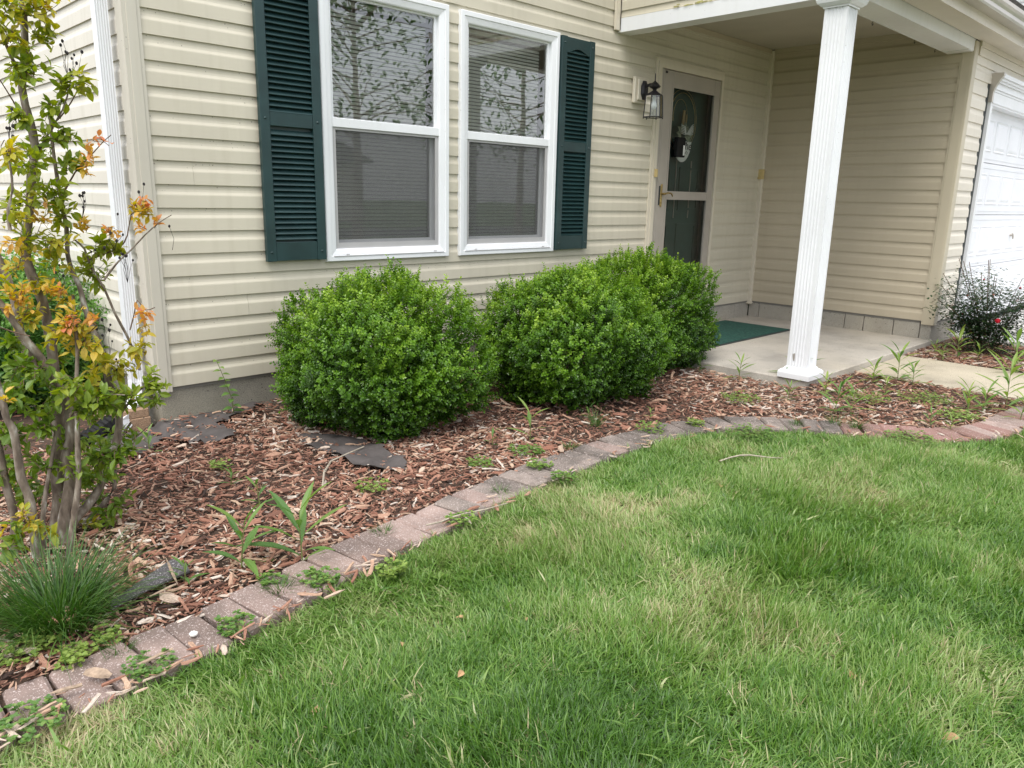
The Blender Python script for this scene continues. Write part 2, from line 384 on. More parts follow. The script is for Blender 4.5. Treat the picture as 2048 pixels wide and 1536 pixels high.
M['grass'] = leafmat('lawn_grass', [(0.0, (0.032, 0.082, 0.010)), (0.3, (0.070, 0.165, 0.020)), (0.55, (0.165, 0.285, 0.052)),
                                    (0.75, (0.27, 0.35, 0.12)), (0.9, (0.42, 0.42, 0.22)), (1.0, (0.46, 0.38, 0.23))], 0.38, 0.3, vary=0.46, spec=0.5)
M['clumpgrass'] = leafmat('clump_grass', [(0.0, (0.020, 0.062, 0.008)), (0.5, (0.048, 0.12, 0.014)), (1.0, (0.16, 0.24, 0.06))], 0.45, 0.25, attr='blade', inst=False, vary=0.0)
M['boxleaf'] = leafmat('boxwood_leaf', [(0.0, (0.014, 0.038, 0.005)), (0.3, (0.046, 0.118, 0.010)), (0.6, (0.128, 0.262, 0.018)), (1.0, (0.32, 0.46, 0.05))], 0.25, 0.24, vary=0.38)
M['darkleaf'] = leafmat('evergreen_leaf', [(0.0, (0.02, 0.07, 0.012)), (0.6, (0.07, 0.18, 0.025)), (1.0, (0.15, 0.30, 0.05))], 0.4, 0.25, vary=0.2)
M['myrtle'] = leafmat('crape_myrtle_leaf', [(0.0, (0.075, 0.145, 0.018)), (0.22, (0.155, 0.24, 0.026)), (0.42, (0.29, 0.33, 0.035)), (0.6, (0.50, 0.41, 0.05)),
                                            (0.8, (0.62, 0.38, 0.09)), (1.0, (0.60, 0.22, 0.12))], 0.42, 0.42, attr='blade', inst=False, vary=0.0)
M['weed'] = leafmat('weed_leaf', [(0.0, (0.055, 0.13, 0.035)), (0.5, (0.12, 0.23, 0.05)), (1.0, (0.27, 0.36, 0.08))], 0.5, 0.35, attr='blade', inst=False, vary=0.0)
M['roseleaf'] = leafmat('rose_leaf', [(0.0, (0.018, 0.05, 0.02)), (0.6, (0.045, 0.09, 0.03)), (0.85, (0.12, 0.13, 0.03)), (1.0, (0.25, 0.07, 0.05))], 0.4, 0.25, attr='blade', inst=False, vary=0.0)
M['treeleaf'] = leafmat('tree_leaf', [(0.0, (0.03, 0.075, 0.015)), (1.0, (0.10, 0.18, 0.04))], 0.5, 0.3, attr='blade', inst=False, vary=0.0)
M['petal'] = plain('red_petal', (0.55, 0.01, 0.035), 0.5, 0.2, 40)
M['pinkpetal'] = plain('pink_petal', (0.55, 0.16, 0.2), 0.5, 0.2, 40)
M['deadleaf'] = plain('dead_leaf', (0.36, 0.22, 0.11), 0.8, 0.35, 30)

# carpet-like mat
mt, t, b = new_mat('green_mat_pile')
g = N(t, 'ShaderNodeNewGeometry'); v = N(t, 'ShaderNodeTexVoronoi', Scale=38.0); t.links.new(g.outputs['Position'], v.inputs['Vector'])
r = ramp(t, [(0.1, (0.006, 0.042, 0.032)), (0.6, (0.014, 0.075, 0.056))]); t.links.new(v.outputs['Distance'], r.inputs['Fac'])
t.links.new(r.outputs['Color'], b.inputs['Base Color']); b.inputs['Roughness'].default_value = 0.95
bp = N(t, 'ShaderNodeBump', Strength=1.0, Distance=0.006); t.links.new(v.outputs['Distance'], bp.inputs['Height']); t.links.new(bp.outputs['Normal'], b.inputs['Normal'])
M['mat'] = mt
# asphalt shingle piece with light granules
M['asphalt'] = brickmat('asphalt_granules', (0.085, 0.078, 0.08), (0.05, 0.045, 0.045), speckc=(0.42, 0.40, 0.40), spn=0.62)


# ------------------------------------------------------------------ mesh helpers
class MB:
    def __init__(s): s.v = []; s.f = []; s.a = []; s.cur = 0.0

    def add(s, vs, fs):
        o = len(s.v); s.v.extend([tuple(x) for x in vs]); s.f.extend([tuple(i + o for i in f) for f in fs]); s.a.extend([s.cur] * len(vs))

    def box(s, x0, x1, y0, y1, z0, z1):
        s.add([(x0, y0, z0), (x1, y0, z0), (x1, y1, z0), (x0, y1, z0), (x0, y0, z1), (x1, y0, z1), (x1, y1, z1), (x0, y1, z1)],
              [(0, 3, 2, 1), (4, 5, 6, 7), (0, 1, 5, 4), (1, 2, 6, 5), (2, 3, 7, 6), (3, 0, 4, 7)])

    def bbox(s, x0, x1, y0, y1, z0, z1, b=0.004):
        """box with chamfered edges"""
        P = []
        for sx in (0, 1):
            for sy in (0, 1):
                for sz in (0, 1):
                    cx, cy, cz = (x0, x1)[sx], (y0, y1)[sy], (z0, z1)[sz]
                    dx, dy, dz = (b, -b)[sx], (b, -b)[sy], (b, -b)[sz]
                    P += [(cx, cy + dy, cz + dz), (cx + dx, cy, cz + dz), (cx + dx, cy + dy, cz)]
        s.hull(P)

    def hull(s, P):
        import bmesh
        bm = bmesh.new(); vs = [bm.verts.new(q) for q in P]
        bmesh.ops.convex_hull(bm, input=vs); bm.verts.index_update()
        s.add([q.co[:] for q in bm.verts], [[q.index for q in f.verts] for f in bm.faces]); bm.free()

    def tube(s, pts, rad, n=6, cap=True):
        pts = [np.array(p, float) for p in pts]
        rad = rad if hasattr(rad, '__len__') else [rad] * len(pts)
        up = np.array([0.13, 0.21, 0.97]); vs = []; fs = []
        for i, p in enumerate(pts):
            d = pts[min(i + 1, len(pts) - 1)] - pts[max(i - 1, 0)]; d /= (np.linalg.norm(d) + 1e-9)
            if abs(d @ up) > 0.95: up = np.array([0.9, 0.3, 0.1])
            a = np.cross(d, up); a /= np.linalg.norm(a); b = np.cross(d, a)
            for k in range(n):
                q = 2 * math.pi * k / n; vs.append(p + rad[i] * (math.cos(q) * a + math.sin(q) * b))
        for i in range(len(pts) - 1):
            for k in range(n):
                fs.append((i * n + k, i * n + (k + 1) % n, (i + 1) * n + (k + 1) % n, (i + 1) * n + k))
        if cap: fs += [tuple(range(n)), tuple(range((len(pts) - 1) * n, len(pts) * n))[::-1]]
        s.add(vs, fs)

    def lathe(s, cx, cy, prof, n=12, rot=0.0):
        vs = []; fs = []
        for r, z in prof:
            for k in range(n):
                q = 2 * math.pi * k / n + rot; vs.append((cx + r * math.cos(q), cy + r * math.sin(q), z))
        for i in range(len(prof) - 1):
            for k in range(n): fs.append((i * n + k, i * n + (k + 1) % n, (i + 1) * n + (k + 1) % n, (i + 1) * n + k))
        s.add(vs, fs)

    def prism(s, poly, fn):
        """poly: 2-D outline; fn(u,v,end)->xyz for end 0/1"""
        n = len(poly); vs = [fn(u, v, 0) for u, v in poly] + [fn(u, v, 1) for u, v in poly]
        fs = [(i, (i + 1) % n, n + (i + 1) % n, n + i) for i in range(n)] + [tuple(range(n))[::-1], tuple(range(n, 2 * n))]
        s.add(vs, fs)

    def leaf(s, p, d, nrm, ln, wd, curl=0.15, fold=0.25, segs=3, tint=0.0, shape=(0.0, 0.8, 1.0, 0.0)):
        """pointed leaf from p along d; nrm = upper side"""
        p = np.array(p, float); d = np.array(d, float); d /= np.linalg.norm(d) + 1e-9
        nrm = np.array(nrm, float); sd_ = np.cross(d, nrm); l = np.linalg.norm(sd_)
        if l < 1e-3: sd_ = np.cross(d, [0.3, 0.9, 0.1]); l = np.linalg.norm(sd_)
        sd_ /= l; nm = np.cross(sd_, d)
        s.cur = tint
        K = len(shape) - 1; vs = []
        for i in range(K + 1):
            t_ = i / K; c = p + d * ln * t_ - nm * curl * ln * t_ * t_
            w_ = wd * 0.5 * shape[i]
            if i == 0 or i == K: vs.append(c)
            else: vs += [c + sd_ * w_ + nm * fold * w_, c, c - sd_ * w_ + nm * fold * w_]
        fs = [(0, 1, 2), (0, 2, 3)]
        for i in range(1, K - 1):
            o = 1 + (i - 1) * 3; fs += [(o, o + 3, o + 4, o + 1), (o + 1, o + 4, o + 5, o + 2)]
        o = 1 + (K - 2) * 3; e = len(vs) - 1; fs += [(o, e, o + 1), (o + 1, e, o + 2)]
        s.add(vs, fs)

    def mesh(s, name, mat, smooth=False, attr=False):
        me = bpy.data.meshes.new(name); me.from_pydata(s.v, [], s.f); me.materials.append(mat)
        if attr:
            a = me.attributes.new('blade', 'FLOAT', 'POINT'); a.data.foreach_set('value', s.a)
        if smooth: me.polygons.foreach_set('use_smooth', [True] * len(me.polygons))
        me.update(); return me


def link(name, me, parent=None, loc=None, rot=None, label=None, cat=None, group=None, kind=None, scale=None):
    o = bpy.data.objects.new(name, me); C.objects.link(o)
    if parent is not None: o.parent = parent
    if loc is not None: o.location = loc
    if rot is not None: o.rotation_euler = rot
    if scale is not None: o.scale = scale
    if label: o['label'] = label
    if cat: o['category'] = cat
    if group: o['group'] = group
    if kind: o['kind'] = kind
    return o


def ob(name, mb, mat, parent=None, smooth=False, attr=False, **kw):
    me = mb.mesh(name, mat, smooth, attr)
    return link(name, me, parent, **kw)


def bx(name, x0, x1, y0, y1, z0, z1, mat, parent=None, b=0.0, **kw):
    mb = MB()
    (mb.bbox(x0, x1, y0, y1, z0, z1, b) if b else mb.box(x0, x1, y0, y1, z0, z1))
    return ob(name, mb, mat, parent, **kw)


def flatpane(x0, x1, y, z0, z1, mat, par):
    mb = MB(); mb.add([(x0, y, z0), (x1, y, z0), (x1, y, z1), (x0, y, z1)], [(0, 1, 2, 3)]); return ob('pane', mb, mat, par)


def thing(name, label, cat, loc=(0, 0, 0), rz=0.0, group=None):
    return link(name, None, None, loc, (0, 0, rz), label, cat, group)


def euler_from(Rm):
    b_ = -np.arcsin(np.clip(Rm[:, 2, 0], -1, 1)); a_ = np.arctan2(Rm[:, 2, 1], Rm[:, 2, 2]); c_ = np.arctan2(Rm[:, 1, 0], Rm[:, 0, 0])
    return np.stack([a_, b_, c_], 1)


def frames_z(d, spin):
    """rotation matrices whose local z is d"""
    d = d / np.linalg.norm(d, axis=1, keepdims=True)
    h_ = np.where(np.abs(d[:, 2:3]) > 0.95, np.array([[1.0, 0, 0]]), np.array([[0, 0, 1.0]]))
    x = np.cross(h_, d); x /= np.linalg.norm(x, axis=1, keepdims=True); y = np.cross(d, x)
    c, s = np.cos(spin)[:, None], np.sin(spin)[:, None]
    x2 = c * x + s * y; y2 = -s * x + c * y
    return np.stack([x2, y2, d], 2)


_protos = {}


def proto_collection(name, meshes):
    col = bpy.data.collections.new(name)       # kept out of the scene: used only as instance source
    for i, me in enumerate(meshes):
        o = bpy.data.objects.new('%s_%02d' % (name, i), me); col.objects.link(o)
    return col


def scatter(name, col, nproto, pos, eul, scl, tint, parent=None, kind='stuff', label=None, cat=None):
    n = len(pos)
    me = bpy.data.meshes.new(name); me.vertices.add(n); me.vertices.foreach_set('co', np.asarray(pos, np.float32).ravel())
    a = me.attributes.new('rot', 'FLOAT_VECTOR', 'POINT'); a.data.foreach_set('vector', np.asarray(eul, np.float32).ravel())
    scl = np.asarray(scl, np.float32)
    if scl.ndim == 1: scl = np.repeat(scl[:, None], 3, 1)
    a = me.attributes.new('scl', 'FLOAT_VECTOR', 'POINT'); a.data.foreach_set('vector', scl.ravel())
    a = me.attributes.new('tint', 'FLOAT', 'POINT'); a.data.foreach_set('value', np.asarray(tint, np.float32))
    a = me.attributes.new('idx', 'INT', 'POINT'); a.data.foreach_set('value', rng.integers(0, nproto, n).astype(np.int32))
    o = link(name, me, parent, label=label, cat=cat, kind=kind)
    ng = bpy.data.node_groups.new(name + '_nodes', 'GeometryNodeTree')
    ng.interface.new_socket(name='Geometry', in_out='INPUT', socket_type='NodeSocketGeometry')
    ng.interface.new_socket(name='Geometry', in_out='OUTPUT', socket_type='NodeSocketGeometry')
    gi = ng.nodes.new('NodeGroupInput'); go = ng.nodes.new('NodeGroupOutput')
    ci = ng.nodes.new('GeometryNodeCollectionInfo'); ci.inputs['Collection'].default_value = col
    ci.inputs['Separate Children'].default_value = True; ci.inputs['Reset Children'].default_value = True
    ip = ng.nodes.new('GeometryNodeInstanceOnPoints'); ip.inputs['Pick Instance'].default_value = True

    def na(nm, ty):
        q = ng.nodes.new('GeometryNodeInputNamedAttribute'); q.data_type = ty; q.inputs['Name'].default_value = nm
        return q.outputs['Attribute']
    K = ng.links.new
    K(gi.outputs[0], ip.inputs['Points']); K(ci.outputs[0], ip.inputs['Instance'])
    K(na('idx', 'INT'), ip.inputs['Instance Index']); K(na('rot', 'FLOAT_VECTOR'), ip.inputs['Rotation']); K(na('scl', 'FLOAT_VECTOR'), ip.inputs['Scale'])
    K(ip.outputs[0], go.inputs[0])
    md = o.modifiers.new('scatter', 'NODES'); md.node_group = ng
    return o


def vnoise(x, y, seed=0, sc=1.0):
    """smooth 2-D value noise 0..1"""
    x = np.asarray(x) * sc + 100.3; y = np.asarray(y) * sc + 71.7
    xi = np.floor(x).astype(int); yi = np.floor(y).astype(int); fx = x - xi; fy = y - yi
    fx = fx * fx * (3 - 2 * fx); fy = fy * fy * (3 - 2 * fy)
    tab = np.random.default_rng(seed).random((512, 512))
    g_ = lambda a, b_: tab[a % 512, b_ % 512]
    return (g_(xi, yi) * (1 - fx) + g_(xi + 1, yi) * fx) * (1 - fy) + (g_(xi, yi + 1) * (1 - fx) + g_(xi + 1, yi + 1) * fx) * fy


def inpoly(x, y, poly):
    x = np.asarray(x); y = np.asarray(y); r = np.zeros(x.shape, bool); n = len(poly)
    for i in range(n):
        x1, y1 = poly[i]; x2, y2 = poly[(i + 1) % n]
        if y1 == y2: continue
        c = ((y1 > y) != (y2 > y)) & (x < (x2 - x1) * (y - y1) / (y2 - y1) + x1); r ^= c
    return r


def catmull(P, step):
    P = [np.array(p, float) for p in P]; P = [2 * P[0] - P[1]] + P + [2 * P[-1] - P[-2]]; out = []
    for i in range(1, len(P) - 2):
        p0, p1, p2, p3 = P[i - 1:i + 3]; n = max(2, int(np.linalg.norm(p2 - p1) / step))
        for k in range(n):
            t_ = k / n
            out.append(0.5 * ((2 * p1) + (p2 - p0) * t_ + (2 * p0 - 5 * p1 + 4 * p2 - p3) * t_ ** 2 + (3 * p1 - p0 - 3 * p2 + p3) * t_ ** 3))
    out.append(P[-2]); return out


# ------------------------------------------------------------------ ground, slabs, paths
ZB, ZL = -0.222, -0.236      # bed soil, lawn soil
mb = MB(); mb.add([(-150, -150, -0.30), (150, -150, -0.30), (150, 150, -0.30), (-150, 150, -0.30)], [(0, 1, 2, 3)])
ob('ground', mb, M['farlawn'], kind='structure')


def sheet(name, poly, z, thick, mat, **kw):
    mb = MB(); mb.prism(poly, lambda u, v_, e: (u, v_, (z - thick, z)[e])); return ob(name, mb, mat, kind='structure', **kw)


inner = [(-2.6, -1.95), (-1.9, -1.955), (-1.17, -1.962), (-0.9, -1.95), (-0.6, -1.905), (-0.25, -1.825), (0.13, -1.77), (0.6, -1.695), (1.14, -1.645), (1.48, -1.645),
         (1.88, -1.665), (2.12, -1.715), (2.34, -1.815), (2.52, -1.955), (2.69, -2.13), (2.82, -2.33), (2.94, -2.52), (3.08, -2.70), (3.27, -2.82), (3.55, -2.875), (3.9, -2.90), (4.28, -2.97)]
incurve = catmull(inner, 0.01)
BL, BW = 0.224, 0.1045


def offset(curve, dist):
    out = []
    for i, p in enumerate(curve):
        a = curve[max(0, i - 6)]; b_ = curve[min(len(curve) - 1, i + 6)]; d = b_ - a; d = d / np.linalg.norm(d)
        out.append(p + dist * np.array([d[1], -d[0]]))
    return out


outcurve = offset(incurve, BL)
sheet('lawn_soil', [(-9, -14), (6.9, -14), (6.9, -3.3), (4.35, -3.1), (4.35, -2.9)] + [tuple(p) for p in outcurve[::-6]] + [(-9, -2.1)], ZL, 0.04, M['thatch'])
bedpoly = [(-2.6, -2.02)] + [tuple(p) for p in offset(incurve, 0.06)[::6]] + [(4.4, -2.95), (4.4, -1.7), (3.4, -1.7), (3.4, 0.12), (-2.6, 0.12)]
sheet('garden_bed', bedpoly, ZB, 0.03, M['soil'])
sheet('side_yard_bed', [(-6, 0.12), (-0.02, 0.12), (-0.02, 7), (-6, 7)], ZB - 0.004, 0.03, M['soil'])
sheet('side_garden_bed', [(-6, -2.02), (-2.6, -2.02), (-2.6, 0.12), (-6, 0.12)], ZB - 0.002, 0.03, M['soil'])
sheet('right_garden_bed', [(5.28, -4.2), (6.62, -4.2), (6.62, -1.79), (5.28, -1.79)], ZB, 0.03, M['soil'])
mb = MB()
mb.bbox(3.50, 6.02, -1.815, 0.02, -0.30, -0.163, 0.008)
ob('porch_slab', mb, M['slab'], kind='structure')
mb = MB()
mb.bbox(4.32, 5.29, -3.12, -1.819, -0.34, -0.210, 0.006); mb.bbox(4.32, 5.29, -4.35, -3.128, -0.34, -0.213, 0.006); mb.bbox(4.32, 5.29, -5.6, -4.358, -0.34, -0.215, 0.006)
ob('walkway', mb, M['walk'], kind='structure')
mb = MB()
for k in range(4): mb.bbox(6.62, 12.5, -1.70 - 3.0 * (k + 1) + 0.01, -1.70 - 3.0 * k, -0.32, -0.185, 0.006)
ob('driveway', mb, M['drive'], kind='structure')

# brick edging ---------------------------------------------------------------
edge = thing('brick_edging', 'curved row of worn pink paver bricks between the mulch bed and the lawn', 'brick edging')
cen = offset(incurve, BL / 2)
acc = 0.0; prev = cen[0]; slots = []
for i in range(1, len(cen)):
    sg = np.linalg.norm(cen[i] - cen[i - 1]); acc += sg
    if acc >= BW:
        acc -= BW; slots.append(i)
brick_me = []
for q in range(5):
    mb = MB(); jx = [rnd.uniform(-0.003, 0.003) for _ in range(4)]
    hx, hy, c_ = 0.0485 + jx[0] * 0.5, BL / 2 - 0.004 + jx[1] * 1.5, 0.008
    P = []
    for sx in (-1, 1):
        for sy in (-1, 1):
            for sz in (-1, 1):
                X, Y, Z = sx * hx + rnd.uniform(-.0015, .0015), sy * hy + rnd.uniform(-.0025, .0025), sz * 0.028
                P += [(X, Y - sy * c_, Z - sz * c_), (X - sx * c_, Y, Z - sz * c_), (X - sx * c_, Y - sy * c_, Z)]
    mb.hull(P); brick_me.append(mb)
meshes_b = {k: [mb.mesh('brick', M[k]) for mb in brick_me] for k in ('brick_pink', 'brick_grey', 'brick_red')}
for i in slots:
    p = cen[i]; a = cen[max(0, i - 5)]; b_ = cen[min(len(cen) - 1, i + 5)]; ang = math.atan2(b_[1] - a[1], b_[0] - a[0])
    kx = p[0]
    if kx < 0.05: key = 'brick_pink'
    elif kx < 2.72: key = 'brick_grey' if rnd.random() < 0.88 else 'brick_pink'
    elif kx < 3.2: key = 'brick_red' if rnd.random() < 0.75 else 'brick_pink'
    else: key = rnd.choice(['brick_grey', 'brick_pink', 'brick_red'])
    if 0.05 < kx < 0.45 and rnd.random() < 0.6: key = 'brick_pink'
    link('brick', rnd.choice(meshes_b[key]), edge, (p[0] + rnd.uniform(-.003, .003), p[1] + rnd.uniform(-.006, .006), -0.226 + rnd.uniform(-0.005, 0.005)),
         (R_(rnd.uniform(-2.2, 2.2)), R_(rnd.uniform(-2.6, 2.6)), ang + R_(rnd.uniform(-3, 3))))

# ------------------------------------------------------------------ house
h = 0.1143
house = thing('house', 'cream vinyl-sided house with green shutters, recessed porch and white garage door', 'house')
PROF = [(-0.0105, 0.0), (-0.0098, 0.060), (-0.0090, 0.065), (-0.0038, 0.078), (-0.0016, 0.090), (-0.001, 0.118), (0.002, 0.118), (0.002, 0.001)]


def clip_prof(z0, z1):
    """the Dutch-lap outline cut to heights z0..z1 of a course"""
    P = PROF
    for lim, keep in ((z0, 1), (z1, -1)):
        out = []
        for i in range(len(P)):
            a = P[i]; b_ = P[(i + 1) % len(P)]
            ia = (a[1] - lim) * keep >= -1e-9; ib = (b_[1] - lim) * keep >= -1e-9
            if ia: out.append(a)
            if ia != ib:
                t_ = (lim - a[1]) / (b_[1] - a[1]); out.append((a[0] + t_ * (b_[0] - a[0]), lim))
        P = out
        if len(P) < 3: return None
    return P


def plank(axis, plane, sgn, a0, a1, k, mat, z0=0.0, z1=0.118, dz=0.0):
    """one siding course; axis 'x': runs along x on plane y=plane facing -y; axis 'y': runs along y on x=plane, facing sgn*x"""
    P = clip_prof(z0, z1)
    if P is None: return
    mb = MB(); zb = k * h + dz
    if axis == 'x': mb.prism(P, lambda u, v_, e: ((a0, a1)[e], plane + u, zb + v_))
    else: mb.prism(P, lambda u, v_, e: (plane - sgn * u, (a0, a1)[e], zb + v_))
    ob('siding_plank', mb, mat, house)


def wall_courses(axis, plane, sgn, a0, a1, k0, k1, mat, holes=(), z_top=None, seams=()):
    for k in range(k0, k1):
        zb = k * h; spans = [(a0, a1)]; partial = []
        for (h0, h1, hz0, hz1) in holes:
            lo, hi = max(hz0, zb), min(hz1, zb + h)
            if hi - lo <= 0.002: continue
            new = []
            for s0, s1 in spans:
                if h1 <= s0 or h0 >= s1: new.append((s0, s1)); continue
                if h0 > s0: new.append((s0, h0))
                if h1 < s1: new.append((h1, s1))
            spans = new
            if lo - zb > 0.004: partial.append((h0, h1, 0.0, lo - zb))
            if zb + h - hi > 0.004: partial.append((h0, h1, hi - zb, 0.118))
        zt = 0.118 if z_top is None else min(0.118, z_top - zb)
        if zt < 0.01: continue
        for s0, s1 in spans:
            cuts = [s0] + [c for c, ks in seams if ks == k and s0 < c < s1] + [s1]
            for i in range(len(cuts) - 1):
                plank(axis, plane, sgn, cuts[i] + (0.001 if i else 0), cuts[i + 1], k, mat, 0.0, zt)
        for (p0, p1, q0, q1) in partial: plank(axis, plane, sgn, p0, p1, k, mat, q0, min(q1, zt))


WX = 5.99      # porch side wall
WINS = [(0.938, 1.860, 0.612, 2.150), (1.955, 2.884, 0.612, 2.145)]
DOOR = (4.07, 5.12, -0.02, 2.145)
wholes = [(w_[0] + .02, w_[1] - .02, w_[2] + .02, w_[3] - .02) for w_ in WINS]
dh = (DOOR[0] + .02, DOOR[1] - .02, -0.2, DOOR[3] - .02)
seams = [(3.02, 18), (0.45, 3), (0.2, 9), (2.4, 20), (3.35, 7), (2.6, 1)]
wall_courses('x', 0.0, -1, 0.004, 3.50, 20, 46, M['siding'], wholes, seams=seams)
wall_courses('x', 0.0, -1, 0.004, WX - 0.03, 0, 20, M['siding'], wholes + [dh], seams=seams)
wall_courses('x', 0.0, -1, 3.5005, WX - 0.03, 20, 22, M['siding'], [dh], z_top=2.46)
for k in range(22, 46): plank('x', 0.0, -1, 3.5005, 12.0, k, M['siding'])
wall_courses('y', -0.058, -1, 0.07, 7.0, 0, 46, M['siding_side_lit'])
wall_courses('y', WX, -1, -1.716, -0.03, 0, 22, M['siding_porch_shaded'], z_top=2.45)
wall_courses('x', -1.80, -1, 6.075, 6.50, 0, 20, M['siding_garage_lit'], z_top=2.29)
wall_courses('x', -1.80, -1, 6.5005, 11.0, 18, 20, M['siding_garage_lit'], z_top=2.29)
# wall core behind the siding, with openings
mb = MB()
for (x0, x1, z0, z1) in [(-0.05, 0.97, -0.02, 5.3), (0.97, 2.86, -0.02, 0.65), (0.97, 2.86, 2.12, 5.3), (1.83, 1.99, 0.65, 2.12), (2.86, 4.10, -0.02, 5.3), (4.10, 5.09, 2.11, 5.3), (5.09, 12.0, -0.02, 5.3)]:
    mb.box(x0, x1, 0.003, 0.12, z0, z1)
mb.box(-0.052, 0.06, 0.121, 7.0, -0.02, 5.3); mb.box(11.9, 12.0, 0.121, 7.0, -0.02, 5.3); mb.box(-0.05, 12.0, 7.0, 7.1, -0.3, 5.3)
mb.box(WX + 0.003, WX + 0.12, -1.70, 0.0, -0.02, 2.6); mb.box(6.0, 6.60, -1.795, -1.70, -0.02, 2.6); mb.box(6.6, 11.0, -1.795, -1.70, 1.95, 2.6)
ob('wall', mb, M['wood_room'], house)
# room behind the windows
mb = MB()
mb.box(0.3, 3.6, 3.2, 3.3, -0.1, 2.5); mb.box(0.2, 0.3, 0.13, 3.3, -0.1, 2.5); mb.box(3.6, 3.7, 0.13, 3.3, -0.1, 2.5)
mb.box(0.2, 3.7, 0.13, 3.3, 2.5, 2.6); mb.box(0.2, 3.7, 0.13, 3.3, -0.2, -0.1)
ob('room', mb, M['wood_room'], house)
mb = MB(); mb.box(4.0, 5.3, 0.14, 0.2, -0.2, 2.4); ob('hall_wall', mb, M['wood_room'], house)
# roof
mb = MB()
mb.prism([(-0.45, 5.25), (3.5, 7.2), (7.5, 5.25), (7.5, 5.35), (3.5, 7.35), (-0.45, 5.37)], lambda u, v_, e: ((-0.5, 12.4)[e], u, v_))
ob('roof', mb, M['shingle_roof'], house)
mb = MB()
mb.prism([(-2.0, 2.53), (0.0, 3.4), (0.0, 3.48), (-2.05, 2.60)], lambda u, v_, e: ((3.40, 11.4)[e], u, v_))
ob('porch_roof', mb, M['shingle_roof'], house)

# outside corner post, left wall parts
mb = MB()
mb.prism([(0.004, 0.0), (0.004, -0.018), (-0.012, -0.018), (-0.014, -0.022), (-0.058, -0.022), (-0.060, -0.018), (-0.078, -0.018), (-0.078, 0.0), (-0.080, 0.006), (-0.080, 0.050), (-0.078, 0.052), (-0.078, 0.072), (-0.052, 0.072), (-0.052, 0.0)],
         lambda u, v_, e: (u, v_, (-0.022, 5.3)[e]))
ob('corner_post', mb, M['post'], house)
# downspout on the side wall
ds = []
x0, x1, y0, y1 = -0.152, -0.096, 0.105, 0.170
out = [(x1, y0)]
nr = 5
for i in range(nr):
    u0 = x1 - (x1 - x0) * (i + .25) / nr; u1 = x1 - (x1 - x0) * (i + .75) / nr
    out += [(u0 + .003, y0), (u0, y0 + .004), (u1, y0 + .004), (u1 - .003, y0)]
out += [(x0, y0), (x0, y1), (x1, y1)]
mb = MB(); mb.prism(out, lambda u, v_, e: (u, v_, (0.02, 5.2)[e])); mb.tube([(-0.124, 0.138, 0.03), (-0.126, 0.136, -0.06), (-0.17, 0.10, -0.13), (-0.26, 0.02, -0.17)], [0.045, 0.045, 0.045, 0.045], 4)
ob('downspout', mb, M['white'], house)

# foundation
bx('foundation_wall', -0.05, 3.50, 0.006, 0.16, -0.35, -0.021, M['found'], house)
bx('foundation_wall', -0.05, 0.12, 0.161, 7.0, -0.35, -0.021, M['found'], house)
xs = [3.505, 3.78, 4.10]
for i in range(len(xs) - 1): bx('foundation_block', xs[i] + .002, xs[i + 1] - .002, 0.004, 0.12, -0.20, -0.003, M['block'], house, b=0.003)
xs = [5.11, 5.40, 5.72, 5.995]
for i in range(len(xs) - 1): bx('foundation_block', xs[i] + .002, xs[i + 1] - .002, 0.004, 0.12, -0.20, -0.003, M['block'], house, b=0.003)
ys = [0.0, -0.12, -0.53, -0.78, -1.02, -1.20, -1.47, -1.70]
for i in range(len(ys) - 1): bx('foundation_block', WX + .004 + rnd.uniform(0, .002), WX + .12, ys[i + 1] + .0035, ys[i] - .0035, -0.20, -0.022, M['block'], house, b=0.003)
bx('foundation_block', WX + .003, 6.22, -1.795, -1.704, -0.30, -0.022, M['block'], house, b=0.004)
bx('foundation_block', 6.224, 6.60, -1.793, -1.704, -0.30, -0.022, M['block'], house, b=0.004)

# porch trim: outer post, inner corner strip, ceiling
mb = MB()
mb.prism([(5.992, -1.712), (5.974, -1.712), (5.974, -1.727), (5.970, -1.729), (5.970, -1.795), (5.972, -1.813), (5.976, -1.818), (6.045, -1.818), (6.047, -1.813), (6.078, -1.813), (6.078, -1.79), (5.992, -1.79)],
         lambda u, v_, e: (u, v_, (-0.03, 2.33)[e]))
ob('corner_post', mb, M['post_tan'], house)
bx('corner_strip', WX - 0.042, WX - 0.0005, -0.040, -0.0005, -0.035, 2.445, M['cream_trim'], house, b=0.002)
bx('corner_strip_foot', WX - 0.075, WX - 0.02, -0.06, -0.01, -0.022, -0.012, M['cream_trim'], house)
bx('wall_junction_box', WX - 0.066, WX - 0.0425, -0.066, -0.005, 1.235, 1.33, M['yellowbox'], house, b=0.003)
bx('trim_strip', 3.73, WX - 0.04, -0.022, -0.002, 2.418, 2.458, M['siding_porch_shaded'], house)
bx('trim_strip', WX - 0.022, WX - 0.002, -1.60, -0.04, 2.418, 2.458, M['siding_porch_shaded'], house)
n = 23; cw = (WX - 3.72) / n
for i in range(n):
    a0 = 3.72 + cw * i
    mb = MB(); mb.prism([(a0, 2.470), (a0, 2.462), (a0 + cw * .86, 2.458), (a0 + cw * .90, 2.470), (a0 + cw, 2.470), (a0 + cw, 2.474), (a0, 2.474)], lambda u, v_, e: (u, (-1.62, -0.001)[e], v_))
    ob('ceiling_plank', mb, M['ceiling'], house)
bx('ceiling_board', 3.70, WX, -1.62, 0.0, 2.476, 2.52, M['wood_room'], house)

